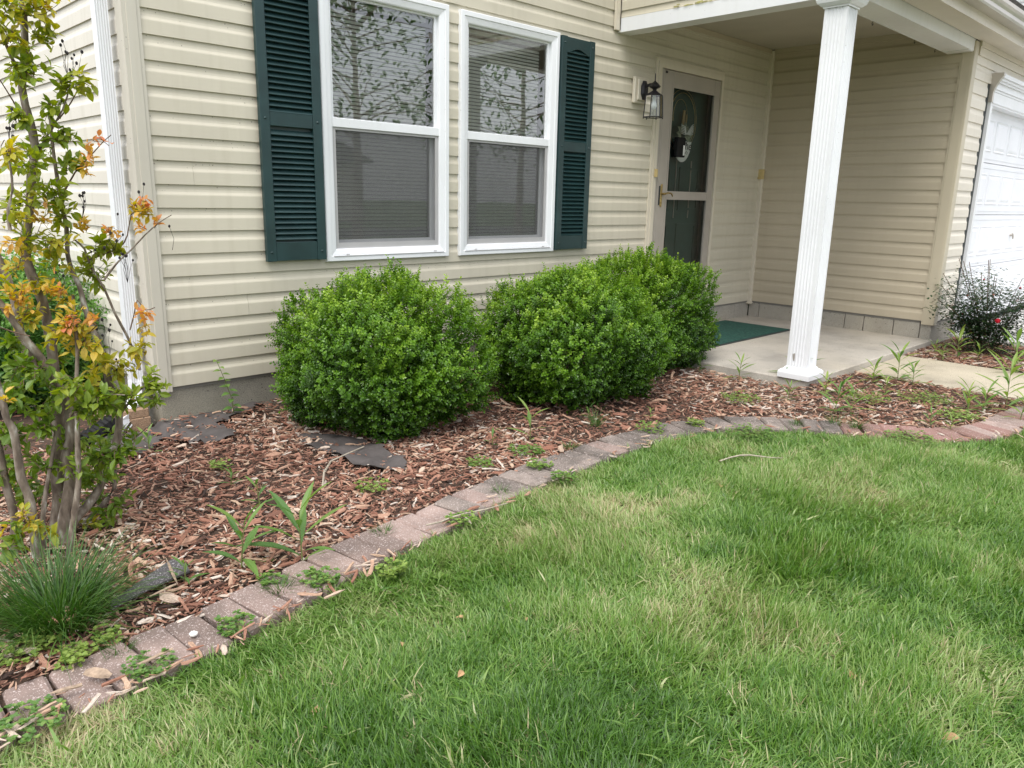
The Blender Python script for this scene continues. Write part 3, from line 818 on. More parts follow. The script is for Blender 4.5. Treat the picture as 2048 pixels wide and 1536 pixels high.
# beams
mb = MB(); mb.box(3.565, 3.72, -1.62, -0.003, 2.252, 2.455); ob('beam', mb, M['whitebeam'], house)
mb = MB(); mb.box(3.558, 3.566, -1.815, -0.015, 2.250, 2.350); ob('beam_fascia', mb, M['white'], house)
mb = MB(); mb.box(3.567, WX - 0.002, -1.806, -1.622, 2.252, 2.345); mb.box(3.567, WX - 0.002, -1.66, -1.621, 2.3451, 2.46); ob('beam', mb, M['whitebeam'], house)
bx('beam_lip', 3.72, 5.93, -1.6205, -1.606, 2.249, 2.275, M['whitebeam'], house)
bx('beam_shoe', 5.86, 5.972, -1.800, -1.610, 2.246, 2.2515, M['whitebeam'], house)
for k in range(20, 30): plank('y', 3.566, -1, -1.80, -0.02, k, M['siding'], 0.0 if k > 20 else 0.064)
mb = MB()
for i in range(26):       # algae along the bottom course over the beam
    y = -0.5 - 1.1 * rnd.random(); z = 2.352 + rnd.random() ** 2 * 0.02
    mb.hull([(3.549 + rnd.uniform(-.002, .002), y + rnd.uniform(-.03, .03), z + rnd.uniform(-.004, .006)) for _ in range(8)])
ob('algae', mb, M['algae'], house)
mb = MB(); mb.box(3.500, 3.556, -0.036, -0.0145, 2.262, 5.2); mb.box(3.545, 3.557, -0.036, -0.03, 2.255, 5.2); ob('corner_strip', mb, M['cream_trim'], house)

# soffit, fascia, gutter over the garage and beam
pw = 0.066
for i in range(112):
    a0 = 3.55 + pw * i
    mb = MB(); mb.prism([(a0, 2.351), (a0, 2.3435), (a0 + pw * .80, 2.3405), (a0 + pw * .84, 2.350), (a0 + pw, 2.350), (a0 + pw, 2.353), (a0, 2.353)], lambda u, v_, e: (u, (-1.995, -1.812)[e], v_))
    ob('soffit_plank', mb, M['soffit'], house)
for (a, b_) in ((3.5, 5.225), (5.228, 8.2), (8.203, 10.95)): bx('fascia_board', a, b_, -2.014, -1.998, 2.332, 2.405, M['cream_trim'], house)
mb = MB()
gp = [(-2.015, 2.405), (-2.10, 2.405), (-2.106, 2.420), (-2.106, 2.445), (-2.118, 2.462), (-2.132, 2.474), (-2.135, 2.498), (-2.127, 2.503), (-2.127, 2.497), (-2.020, 2.46), (-2.015, 2.53), (-1.999, 2.53), (-1.999, 2.405)]
for (a, b_) in ((3.42, 10.96),): mb.prism(gp, lambda u, v_, e: ((a, b_)[e], u, v_))
ob('gutter', mb, M['gutter'], house)
bx('trim_strip', 6.08, 10.95, -1.832, -1.806, 2.300, 2.3405, M['cream_trim'], house)
bx('trim_strip', 6.09, 10.95, -1.822, -1.806, 2.235, 2.299, M['cream_trim'], house)
# hooks under the beam
for (hx_, hy_) in ((4.42, -1.598), (5.25, -1.598), (5.72, -1.598)):
    mb = MB(); mb.tube([(hx_, hy_, 2.262), (hx_, hy_ + .01, 2.245), (hx_ + .012, hy_ + .012, 2.232), (hx_ + .024, hy_ + .01, 2.245)], 0.0022, 5); ob('hook', mb, M['black'], house)

# column
col_ = link('porch_column', None, house)
mb = MB()
cx0, cx1, cy0, cy1 = 3.520, 3.664, -1.803, -1.659
def flute(a0, a1, fn, n=5):
    o_ = []
    for i in range(n):
        u0 = a0 + (a1 - a0) * (0.13 + 0.74 * (i + 0.0) / n); u1 = a0 + (a1 - a0) * (0.13 + 0.74 * (i + 1.0) / n); um = (u0 + u1) / 2; q = (u1 - u0)
        o_ += [fn(u0 + q * .08, 0), fn(u0 + q * .22, .005), fn(u1 - q * .22, .005), fn(u1 - q * .08, 0)]
    return o_
outl = [(cx0, cy0)] + flute(cx0, cx1, lambda u, d: (u, cy0 + d)) + [(cx1, cy0)] + flute(cy0, cy1, lambda u, d: (cx1 - d, u)) + [(cx1, cy1)] + flute(cx1, cx0, lambda u, d: (u, cy1 - d)) + [(cx0, cy1)] + flute(cy1, cy0, lambda u, d: (cx0 + d, u))
mb.prism(outl, lambda u, v_, e: (u, v_, (-0.10, 2.20)[e])); ob('shaft', mb, M['white'], col_)
ccx, ccy = (cx0 + cx1) / 2, (cy0 + cy1) / 2
s2 = math.sqrt(2)
mb = MB(); mb.lathe(ccx, ccy, [(0.100 * s2, -0.162), (0.112 * s2, -0.160), (0.113 * s2, -0.128), (0.110 * s2, -0.116), (0.098 * s2, -0.104), (0.084 * s2, -0.098), (0.078 * s2, -0.086), (0.071 * s2, -0.084)], 4, math.pi / 4)
mb.box(ccx - .107, ccx + .107, ccy - .107, ccy + .107, -0.163, -0.15); ob('base', mb, M['white'], col_)
mb = MB(); mb.lathe(ccx, ccy, [(0.071 * s2, 2.176), (0.080 * s2, 2.174), (0.081 * s2, 2.183), (0.090 * s2, 2.186), (0.108 * s2, 2.202), (0.116 * s2, 2.222), (0.116 * s2, 2.2499), (0.05, 2.2499)], 4, math.pi / 4)
ob('capital', mb, M['white'], col_)
mb = MB(); mb.hull([(cx0 - .001, cy1 - .045 + rnd.uniform(-.01, .01), -0.02 + rnd.uniform(-.035, .035)) for _ in range(9)] + [(cx0 + .003, cy1 - .045, -0.02)]); ob('peeling_patch', mb, M['gutter'], col_)

# shutters -------------------------------------------------------------------
def make_shutter(x0, x1, z0, z1):
    s = link('shutter', None, house, (x0, 0, z0)); W_ = x1 - x0; H_ = z1 - z0; yb, yf = -0.022, -0.050
    st = 0.055
    for a, b_ in ((0, st), (W_ - st, W_)): bx('stile', a, b_, yf, yb, 0, H_, M['green'], s, b=0.002)
    zm = H_ * 0.5
    bx('rail', st + .0005, W_ - st - .0005, yf + .004, yb, 0.002, 0.105, M['green'], s, b=0.002)
    bx('rail', st + .0005, W_ - st - .0005, yf + .004, yb, zm - .036, zm + .036, M['green'], s, b=0.002)
    mb = MB(); P = [(st, H_ - .004), (st, H_ - .105)]
    nn = 16
    for i in range(nn + 1):
        t_ = i / nn; P.append((st + 0.012 + (W_ - 2 * st - .024) * t_, H_ - .105 + 0.030 * (0.5 - 0.5 * math.cos(2 * math.pi * t_)) ** 0.8))
    P += [(W_ - st, H_ - .105), (W_ - st, H_ - .004)]
    mb.prism(P[::-1], lambda u, v_, e: (u, (yf + .004, yb)[e], v_)); ob('arched_rail', mb, M['green'], s)
    bx('backing', st * .6, W_ - st * .6, yb + 0.0005, yb + .0045, 0.03, H_ - .05, M['green'], s)
    me = None; pt = 0.0292
    for lo, hi in ((0.105, zm - .036), (zm + .036, H_ - .075)):
        nsl = int((hi - lo) / pt); off = (hi - lo - nsl * pt) / 2
        for i in range(nsl):
            if me is None:
                q = MB(); q.prism([(-0.027, 0.0), (-0.024, -0.003), (-0.001, 0.024), (0.0, 0.027), (-0.004, 0.026)], lambda u, v_, e: ((st - .003, W_ - st + .003)[e], yb + u + .002, v_)); me = q.mesh('slat', M['green'])
            link('slat', me, s, (0, 0, lo + off + i * pt))
    for a in (0.028, W_ - 0.028):
        for z in (0.05, zm, H_ - .045):
            q = MB(); q.hull([(a + .008 * math.cos(k * 1.05), yf - .001, z + .008 * math.sin(k * 1.05)) for k in range(6)] + [(a + .004 * math.cos(k * 1.05), yf - .006, z + .004 * math.sin(k * 1.05)) for k in range(6)])
            ob('screw_cap', q, M['green'], s)
    return s


make_shutter(0.558, 0.925, 0.628, 2.135)
make_shutter(2.890, 3.252, 0.622, 2.132)


# windows ---------------------------------------------------------------------
def make_window(x0, x1, z0, z1):
    wn = link('window', None, house, (x0, 0, z0)); W_ = x1 - x0; H_ = z1 - z0
    def frame(nm, d0, d1, ya, yb_, mat, steps=None):
        mb = MB()
        pr = steps or [(d0, yb_), (d0, ya), (d1, ya), (d1, yb_)]
        # mitred frame: outline profile (inset, y) swept round the opening
        cor = lambda d: [(d, d), (W_ - d, d), (W_ - d, H_ - d), (d, H_ - d)]
        npf = len(pr)
        vs = []; fs = []
        for d, y in pr:
            for (u, v_) in cor(d): vs.append((u, y, v_))
        for i in range(npf):
            j = (i + 1) % npf
            for k in range(4): fs.append((i * 4 + k, i * 4 + (k + 1) % 4, j * 4 + (k + 1) % 4, j * 4 + k))
        mb.add(vs, fs); return ob(nm, mb, mat, wn)
    frame('frame', 0, 0, 0, 0, M['white'], [(0.0, -0.002), (0.0, -0.030), (0.004, -0.034), (0.030, -0.034), (0.034, -0.028), (0.040, -0.028), (0.066, -0.022), (0.072, -0.018), (0.072, 0.055), (0.02, 0.055), (0.02, -0.002)])
    # mitre lines
    mr = H_ * 0.493
    # upper sash
    mb = MB(); a, b_ = 0.0725, W_ - 0.0725; zt = H_ - 0.0725
    mb.box(a, a + .022, 0.002, 0.022, mr, zt); mb.box(b_ - .022, b_, 0.002, 0.022, mr, zt); mb.box(a + .0221, b_ - .0221, 0.002, 0.022, zt - .012, zt)
    ob('sash', mb, M['white'], wn)
    bx('meeting_rail', a - .004, b_ + .004, -0.016, 0.024, mr, mr + 0.052, M['white'], wn, b=0.003)
    flatpane(a + .02, b_ - .02, 0.011, mr + .05, zt - .010, M['glass'], wn)
    # lower sash and screen
    mb = MB(); zb = 0.0725
    for fx0, fx1, fz0, fz1 in ((a, a + .024, zb, mr - .001), (b_ - .024, b_, zb, mr - .001), (a + .0241, b_ - .0241, zb, zb + .034), (a + .0241, b_ - .0241, mr - .013, mr - .001)):
        mb.box(fx0, fx1, -0.008, 0.002, fz0, fz1)
    ob('screen_frame', mb, M['screenframe'], wn)
    mb = MB(); mb.add([(a + .022, -0.003, zb + .03), (b_ - .022, -0.003, zb + .03), (b_ - .022, -0.003, mr - .01), (a + .022, -0.003, mr - .01)], [(0, 1, 2, 3)]); ob('screen', mb, M['screen'], wn)
    mb = MB(); mb.box(a, a + .04, 0.026, 0.045, zb, mr + .03); mb.box(b_ - .04, b_, 0.026, 0.045, zb, mr + .03); mb.box(a + .0401, b_ - .0401, 0.026, 0.045, zb, zb + .05)
    ob('sash', mb, M['white'], wn)
    flatpane(a + .038, b_ - .038, 0.034, zb + .048, mr + .005, M['glass'], wn)
    bx('sill_lip', 0.045, W_ - .045, -0.037, -0.0345, 0.028, 0.033, M['screenframe'], wn)
    for q in (0.13, W_ - .13):
        bx('weep_cover', q, q + .02, -0.039, -0.034, 0.036, 0.042, M['screenframe'], wn)
    return wn


def make_blind(x0, x1, z0, z1, label):
    b0, b1 = x0 + .085, x1 - .105
    bl = thing('window_blind', label, 'blind', (b0, 0.085, z0 + .07), group='white mini blinds behind the front windows')
    W_ = b1 - b0; H_ = z1 - z0 - 0.15
    bx('head_rail', 0, W_, -.015, .015, H_ - .025, H_, M['blind'], bl)
    me = None; pt = 0.0222; n_ = int((H_ - .06) / pt)
    for i in range(n_):
        if me is None:
            q = MB(); q.prism([(-0.0085, 0.0), (-0.0105, 0.006), (-0.0085, 0.0125), (-0.002, 0.0180), (-0.0095, 0.0128), (-0.0115, 0.006)], lambda u, v_, e: ((0.0, W_)[e], u, v_)); me = q.mesh('slat', M['blind'])
        link('slat', me, bl, (rnd.uniform(-.0008, .0008), 0, 0.03 + i * pt), (R_(rnd.uniform(-2, 2)), 0, 0))
    bx('bottom_rail', 0, W_, -.012, .006, 0.008, 0.026, M['blind'], bl)
    for a in (0.10, W_ - .13):
        q = MB(); q.tube([(a, -.013, 0.02), (a, -.013, H_ - .02)], .0009, 4); ob('cord', q, M['cord'], bl)
    return bl


for i, w_ in enumerate(WINS):
    make_window(*w_)
make_blind(*WINS[0], 'closed white mini blind behind the left front window beside the wide green shutter')
make_blind(*WINS[1], 'closed white mini blind behind the right front window nearer the porch')

# door --------------------------------------------------------------------------
dx0, dx1, dzt = 4.07, 5.12, 2.145
mb = MB()
for f in (0,):
    mb.box(dx0, dx0 + .028, -0.024, 0.02, -0.10, dzt); mb.box(dx1 - .022, dx1, -0.024, 0.02, -0.10, dzt); mb.box(dx0 + .0285, dx1 - .0225, -0.024, 0.02, dzt - .03, dzt)
    mb.box(dx0 + .028, dx0 + .07, -0.034, 0.06, -0.10, dzt - .031); mb.box(dx1 - .045, dx1 - .0225, -0.034, 0.06, -0.10, dzt - .031); mb.box(dx0 + .0705, dx1 - .0455, -0.034, 0.06, dzt - .075, dzt - .031)
ob('door_frame', mb, M['cream_trim'], house)
sdm = link('storm_door', None, house, (0, 0, 0))
a, b_, zt, zb = 4.142, 5.072, 2.068, -0.055
for (p0, p1, q0, q1) in ((a, a + .030, zb, zt), (a + .034, a + .050, zb, zt)):
    bx('hinge_rail', p0, p1, -0.026, 0.01, q0, q1, M['sandstone'], sdm, b=0.002)
sl, sr = 4.196, 5.066
for (p0, p1, q0, q1, nm) in ((sl, sl + .125, zb + .02, zt - .002, 'stile'), (sr - .090, sr, zb + .02, zt - .002, 'stile'), (sl + .1255, sr - .0905, zt - .130, zt - .002, 'rail'), (sl + .1255, sr - .0905, 1.018, 1.078, 'rail'), (sl + .1255, sr - .0905, zb + .02, zb + .22, 'rail')):
    bx(nm, p0, p1, -0.024, 0.006, q0, q1, M['sandstone'], sdm, b=0.004)
gx0, gx1 = sl + .125, sr - .090
for (q0, q1) in ((1.078, zt - .13), (zb + .22, 1.018)):
    mb = MB()
    for (u0, u1, v0, v1) in ((gx0 - .012, gx0 + .006, q0 - .012, q1 + .012), (gx1 - .006, gx1 + .012, q0 - .012, q1 + .012), (gx0 + .0065, gx1 - .0065, q1 - .006, q1 + .012), (gx0 + .0065, gx1 - .0065, q0 - .012, q0 + .006)):
        mb.box(u0, u1, -0.028, -0.0245, v0, v1)
    ob('glazing_bead', mb, M['sandstone'], sdm)
    flatpane(gx0 + .002, gx1 - .002, -0.009, q0, q1, M['stormglass'], sdm)
mb = MB(); mb.hull([(4.243 + u, -.025 - w_, 1.045 + v_) for u in (-.014, .014) for v_ in (-.085, .085) for w_ in (0, .003)] + [(4.243 + u, -.031, 1.045 + v_) for u in (-.008, .008) for v_ in (-.098, .098)])
mb.tube([(4.243, -.03, 1.058), (4.243, -.068, 1.06)], .010, 8); mb.tube([(4.243, -.066, 1.060), (4.285, -.072, 1.068), (4.325, -.07, 1.066), (4.352, -.066, 1.052), (4.360, -.064, 1.038)], [.009, .008, .007, .007, .004], 8)
mb.tube([(4.243, -.028, 0.985), (4.243, -.034, 0.985)], .008, 8)
ob('door_handle', mb, M['brass'], sdm)
bx('strike_plate', 4.2065, 4.224, -0.027, -0.0245, 0.965, 1.125, M['rubber'], sdm)
bx('closer_bracket', 4.196, 4.222, -0.032, -0.0262, 2.035, 2.052, M['black'], sdm)
bx('sensor', 4.108, 4.130, -0.060, -0.035, 1.195, 1.262, M['yellowbox'], house, b=0.003)

ed = link('entry_door', None, house)
bx('slab', 4.12, 5.06, 0.085, 0.125, -0.05, 2.07, M['doorgreen'], ed)
def ring(x, z, rx, rz, y, r_, mat, nm, par, n_=28, a0=0.0, a1=2 * math.pi):
    mb = MB(); mb.tube([(x + rx * math.cos(a0 + (a1 - a0) * i / n_), y, z + rz * math.sin(a0 + (a1 - a0) * i / n_)) for i in range(n_ + 1)], r_, 5); return ob(nm, mb, mat, par)
for (u0, u1, v0, v1) in ((4.20, 4.52, 0.12, 0.80), (4.66, 4.98, 0.12, 0.80), (4.20, 4.52, 0.92, 1.30), (4.66, 4.98, 0.92, 1.30)):
    mb = MB()
    for (p, q, r_, s_) in ((u0, u0 + .022, v0, v1), (u1 - .022, u1, v0, v1), (u0 + .0221, u1 - .0221, v0, v0 + .022), (u0 + .0221, u1 - .0221, v1 - .022, v1)): mb.box(p, q, 0.077, 0.084, r_, s_)
    ob('panel_moulding', mb, M['doorgreen'], ed)
for (x_, y_) in ((4.64, 0),): bx('glass_rim', 4.598, 4.606, 0.078, 0.084, 0.85, 1.40, M['sandstone'], ed); bx('glass_rim', 4.834, 4.842, 0.078, 0.084, 0.85, 1.36, M['sandstone'], ed)
bx('jamb', 5.045, 5.075, 0.02, 0.085, -0.05, 2.07, M['screenframe'], ed)
bx('jamb', 4.11, 4.14, 0.02, 0.085, -0.05, 2.07, M['screenframe'], ed)
bx('threshold', 4.10, 5.09, -0.05, 0.13, -0.162, -0.101, M['sandstone'], house, b=0.004)

# wreath hanging between the doors
wr = thing('door_wreath', 'hoop wreath with bow, leaves and white oval sign hanging on the front door', 'wreath', (4.60, 0.052, 1.52))
ring(0, 0.17, 0.205, 0.235, 0.0, .003, M['gold'], 'hoop', wr)
ring(0.0, 0.17, 0.235, 0.265, 0.006, .002, M['gold'], 'hoop', wr)
ring(-.03, 0.20, 0.11, 0.15, 0.003, .002, M['gold'], 'hoop', wr, 20, -.5, 3.4)
mb = MB(); mb.hull([(-.022 + u, -.012 + w_, .06 + v_) for u, v_ in ((0, 0), (.035, 0), (.052, .2), (.018, .2)) for w_ in (0, .008)]); mb.hull([(.03 + u, -.014 + w_, .1 + v_) for u, v_ in ((0, 0), (.015, .02), (.022, .12), (.008, .13)) for w_ in (0, .006)])
ob('burlap_strap', mb, M['burlap'], wr)
sign = MB(); P = [(-.135, .0), (.135, .0)] + [(.135 * math.cos(-math.pi * k / 20), .18 * math.sin(-math.pi * k / 20)) for k in range(1, 20)]
sign.prism(P, lambda u, v_, e: (u - .01, (-.030, -.024)[e], v_)); sg = ob('oval_sign', sign, M['paper'], wr)
def text_mesh(body, size, par, loc, rz=0.0, mat='ink', shear=0.3):
    cu = bpy.data.curves.new('lettering', 'FONT'); cu.body = body; cu.size = size; cu.extrude = 0.0006; cu.shear = shear; cu.offset = 0.0004
    to = bpy.data.objects.new('tmp', cu); C.objects.link(to); dg = bpy.context.evaluated_depsgraph_get()
    me = bpy.data.meshes.new_from_object(to.evaluated_get(dg)); me.name = 'lettering'; me.materials.clear(); me.materials.append(M[mat])
    bpy.data.objects.remove(to); return link('lettering', me, par, loc, (R_(90), rz, 0))
text_mesh('he', 0.105, sg, (0.022, -.031, -.072)); text_mesh('THE', 0.018, sg, (0.02, -.031, -.022), shear=0)
text_mesh('EST.', 0.016, sg, (-0.002, -.031, -.128), shear=0)
mb = MB()
mb.tube([(.0, -.031, -.118), (.03, -.031, -.105), (.055, -.031, -.085), (.075, -.031, -.098), (.06, -.031, -.11), (.035, -.031, -.10)], .0016, 4); ob('flourish', mb, M['ink'], sg)
mb = MB()
for k in range(9):
    a_ = -0.5 + k * 0.5; ln = 0.07 + 0.035 * rnd.random(); mb.leaf((.03 * math.cos(a_), -.02, .05 + .02 * math.sin(a_)), (math.cos(a_), -.25, math.sin(a_) * .9), (0, -1, .1), ln, .045, tint=0.3 + .3 * rnd.random())
ob('leaves', mb, M['sage'], wr)
mb = MB()
for sgn_, k in ((1, 0), (-1, 0), (1, 1)):
    for j in range(6):
        z_ = .045 + j * .013 + k * .01; mb.tube([(.03, -.035, .06), (.03 + sgn_ * .05, -.05, z_ + .01), (.03 + sgn_ * .095, -.04, z_ + .02 + .01 * k)], [.0025, .004, .0028], 4)
ob('striped_bow', mb, M['paper'], wr)
bxk = thing('door_key_box', 'small black box with a white tag fixed to the storm door glass', 'key box', (4.47, -0.020, 1.375))
bx('box_body', -.062, .062, -.03, .010, -.0, .165, M['blackplastic'], bxk, b=0.006)
bx('tag', .022, .048, -.034, -.0305, .015, .10, M['paper'], bxk, b=0.0015)

# lantern -----------------------------------------------------------------------
lt = thing('wall_lantern', 'black hexagonal glass wall lantern mounted beside the front door', 'wall lamp', (3.868, -0.012, 1.865))
bx('mounting_block', -.100, .088, -.030, 0.0, -.105, .095, M['cream_trim'], lt, b=0.006)
bx('mounting_plate', -.072, .062, -.045, -.0305, -.085, .078, M['cream_trim'], lt, b=0.006)
mb = MB(); mb.hull([(.0 + rx * math.cos(R_(22.5 + 45 * k)), y, -.005 + rz * math.sin(R_(22.5 + 45 * k))) for (rx, rz, y) in ((.045, .078, -.046), (.045, .078, -.054), (.028, .055, -.068)) for k in range(8)])
ob('back_plate', mb, M['black'], lt)
mb = MB(); mb.tube([(0, -.06, .02), (0, -.10, .035), (0, -.145, .03)], [.014, .011, .016], 8)
mb.lathe(0, -.150, [(.002, .115), (.004, .10), (.004, .06), (.012, .052), (.030, .038), (.048, .018), (.040, .008), (.018, -.002), (.014, -.012), (.030, -.024), (.066, -.045), (.069, -.05), (.0, -.05)], 6, 0.3)
ob('cap', mb, M['black'], lt)
mb = MB(); LC = (0, -.150)
top = [(LC[0] + (.066) * math.cos(.3 + k * math.pi / 3), LC[1] + (.066) * math.sin(.3 + k * math.pi / 3), -.050) for k in range(6)]
bot = [(LC[0] + .078 * math.cos(.3 + k * math.pi / 3), LC[1] + .078 * math.sin(.3 + k * math.pi / 3), -.215) for k in range(6)]
for k in range(6):
    mb.tube([top[k], bot[k], (bot[k][0], bot[k][1], -.228)], .0042, 4); mb.tube([top[k], top[(k + 1) % 6]], .0042, 4); mb.tube([bot[k], bot[(k + 1) % 6]], .0042, 4)
ob('cage', mb, M['black'], lt)
for k in range(6):
    mb = MB(); f = 0.985
    q = [np.array(top[k]), np.array(top[(k + 1) % 6]), np.array(bot[(k + 1) % 6]), np.array(bot[k])]; c_ = sum(q) / 4
    mb.add([c_ + (x_ - c_) * 0.97 for x_ in q], [(0, 1, 2, 3)]); ob('pane', mb, M['lampglass'], lt)
mb = MB(); mb.lathe(LC[0], LC[1], [(.012, -.05), (.012, -.08), (.011, -.085), (.022, -.11), (.026, -.13), (.018, -.152), (.0, -.158)], 10); ob('bulb', mb, M['bulb'], lt, smooth=True)

# garage door --------------------------------------------------------------------
gd = link('garage_door', None, house, (6.66, -1.742, -0.12))
GW, GH = 4.25, 2.02
secs = [0.0, 0.552, 1.053, 1.535, GH]
for i in range(4):
    z0_, z1_ = secs[i], secs[i + 1]
    bx('section', 0, GW, 0, 0.035, z0_ + .002, z1_ - .003, M['garage_white'], gd, b=0.003)
    bx('ribbing', 0, GW, -.004, -.0005, z0_ + .035, z0_ + .040, M['garage_white'], gd); bx('ribbing', 0, GW, -.004, -.0005, z1_ - .048, z1_ - .043, M['garage_white'], gd)
pm = None
for i in range(4):
    zc_ = (secs[i] + secs[i + 1]) / 2 + (.0 if i else .03); ph = 0.285
    for j in range(9):
        if pm is None:
            q = MB(); w0, h0 = 0.385, ph
            vs = []; fs = []
            rings_ = [(0, 0.0), (.006, -.007), (.022, -.002), (.048, -.009)]
            for d, y in rings_:
                for (u, v_) in ((d, d), (w0 - d, d), (w0 - d, h0 - d), (d, h0 - d)): vs.append((u, y, v_))
            for a_ in range(3):
                for k in range(4): fs.append((a_ * 4 + k, a_ * 4 + (k + 1) % 4, a_ * 4 + 4 + (k + 1) % 4, a_ * 4 + 4 + k))
            fs.append((12, 13, 14, 15)); fs.append((3, 2, 1, 0)); q.add(vs, fs); pm = q.mesh('panel', M['garage_white'])
        link('panel', pm, gd, (0.07 + j * 0.465, -0.0003, zc_ - ph / 2))
mb = MB(); mb.tube([(0, 0, 0), (0, -.03, 0)], .012, 8); mb.tube([(-.035, -.035, .02), (0, -.037, 0), (.02, -.035, -.035)], .008, 6); ob('door_handle', mb, M['gutter'], gd, loc=(1.62, -.001, 0.84))
bx('rubber_seal', 0, GW, -.002, .03, -0.03, 0.0, M['rubber'], gd)
bx('garage_interior', 6.6, 11.0, -1.69, -1.60, -0.3, 2.3, M['rubber'], house)
mb = MB(); mb.box(6.575, 6.605, -1.830, -1.80, -0.13, 2.02); mb.box(6.606, 6.655, -1.825, -1.74, -0.13, 1.93); ob('door_jamb', mb, M['white'], house)
bx('shadow_gap', 6.503, 6.572, -1.803, -1.797, -0.02, 2.06, M['rubber'], house)  # dark strip standing in for the shade between siding and jamb
mb = MB(); mb.box(6.606, 11.0, -1.830, -1.745, 1.888, 2.000); mb.box(6.606, 11.0, -1.838, -1.8305, 1.905, 1.912)
for k, (d, z0_, z1_) in enumerate(((.036, 2.0005, 2.02), (.046, 2.0205, 2.035), (.040, 2.0355, 2.075), (.060, 2.0755, 2.092), (.075, 2.0925, 2.112), (.092, 2.1125, 2.145))): mb.box(6.606, 11.0, -1.80 - d, -1.78, z0_, z1_)
ob('door_header', mb, M['white'], house)
mb = MB(); mb.prism([(0, 1.91), (0, 2.15), (-.10, 2.15), (-.10, 2.125), (-.075, 2.09), (-.045, 2.03), (-.036, 1.99), (-.036, 1.91)], lambda u, v_, e: ((6.565, 6.6055)[e], -1.80 + u, v_)); ob('header_end_cap', mb, M['gutter'], house)
# taller neighbouring wall beyond the garage
nb = thing('neighbour_house', 'white-sided taller building rising behind the garage gutter', 'house')
for k in range(24, 52):
    P = clip_prof(0, .118); mb = MB(); mb.prism(P, lambda u, v_, e: (13.2 + u, (-3.5, 5.0)[e], k * h + v_)); ob('siding_plank', mb, M['white'], nb)
bx('wall', 13.204, 20, -3.5, 5.0, -0.3, 6.2, M['white'], nb)
mb = MB(); mb.prism([(12.8, 6.2), (16.6, 8.2), (20.4, 6.2), (20.4, 6.1), (12.8, 6.1)], lambda u, v_, e: (u, (-3.9, 5.4)[e], v_)); ob('roof', mb, M['shingle_roof'], nb)

# door mat ------------------------------------------------------------------------
mt_ = thing('door_mat', 'dark green rubber-edged mat lying on the porch slab', 'mat', (0, 0, 0))
bx('mat_edge', 3.97, 5.46, -0.760, -0.045, -0.1625, -0.1555, M['rubber'], mt_, b=0.003)
bx('mat_pile', 3.99, 5.44, -0.740, -0.065, -0.1553, -0.1515, M['mat'], mt_)
#PLANTS
# ------------------------------------------------------------------ mulch
def chip_meshes(n_=18):
    out = []
    for q in range(n_):
        mb = MB(); ln = 1.0; w_ = rnd.uniform(0.09, 0.24) if q % 5 else rnd.uniform(.28, .42); t_ = w_ * rnd.uniform(0.25, 0.7)
        S = 5; prof = []
        bend = rnd.uniform(-.09, .09); tw = rnd.uniform(-.5, .5)
        vs = []; fs = []
        for i in range(S):
            u = i / (S - 1); x_ = -ln / 2 + ln * u
            f = 1.0 if 0 < i < S - 1 else rnd.choice([.15, .5, .9, 1.0])
            f *= rnd.uniform(.8, 1.15); yb = bend * math.sin(math.pi * u) + rnd.uniform(-.02, .02); zb = rnd.uniform(-.02, .02)
            a_ = tw * (u - .5)
            for (cy, cz) in ((-.5, -.5), (.5, -.42), (.42, .5), (-.38, .42)):
                Y, Z = cy * w_ * f * rnd.uniform(.85, 1.15), cz * t_ * f
                vs.append((x_ + rnd.uniform(-.05, .05) * (1 if i in (0, S - 1) else .3), yb + Y * math.cos(a_) - Z * math.sin(a_), zb + Y * math.sin(a_) + Z * math.cos(a_)))
        for i in range(S - 1):
            for k in range(4): fs.append((i * 4 + k, i * 4 + (k + 1) % 4, i * 4 + 4 + (k + 1) % 4, i * 4 + 4 + k))
        fs += [(0, 1, 2, 3), (S * 4 - 1, S * 4 - 2, S * 4 - 3, S * 4 - 4)]
        mb.add(vs, fs); out.append(mb.mesh('chip', M['chip']))
    return out


chips = chip_meshes(); chip_col = proto_collection('chips', chips)
fab1 = [tuple(at(x, y, 2, -.19)[:2]) for x, y in ((322, 850), (480, 812), (548, 800), (500, 826), (430, 852), (470, 868), (420, 880), (330, 872), (290, 900), (170, 905), (215, 880))]
fab2 = [tuple(at(x, y, 2, -.21)[:2]) for x, y in ((600, 878), (640, 872), (720, 880), (770, 905), (815, 930), (805, 940), (740, 938), (690, 922), (655, 905), (615, 893))]
slab_rect = [(3.48, 0.1), (3.48, -1.82), (6.1, -1.82), (6.1, 0.1)]


def hump(x, y):
    """height of the mulch surface above the bed soil"""
    near = np.clip(1 - (-y) / 0.45, 0, 1) * (x > -.1) * (x < 3.4)
    return 0.045 * near * near * (3 - 2 * near) + 0.016 * vnoise(x, y, 5, 2.2) - 0.004


def mulch_points(n_, xr, yr, poly, excl, dens=None):
    x = rng.uniform(*xr, n_); y = rng.uniform(*yr, n_); k = inpoly(x, y, poly)
    for e in excl: k &= ~inpoly(x, y, e) | (rng.random(n_) < (0.7 if e is fab2 else 0.45))
    return x[k], y[k]


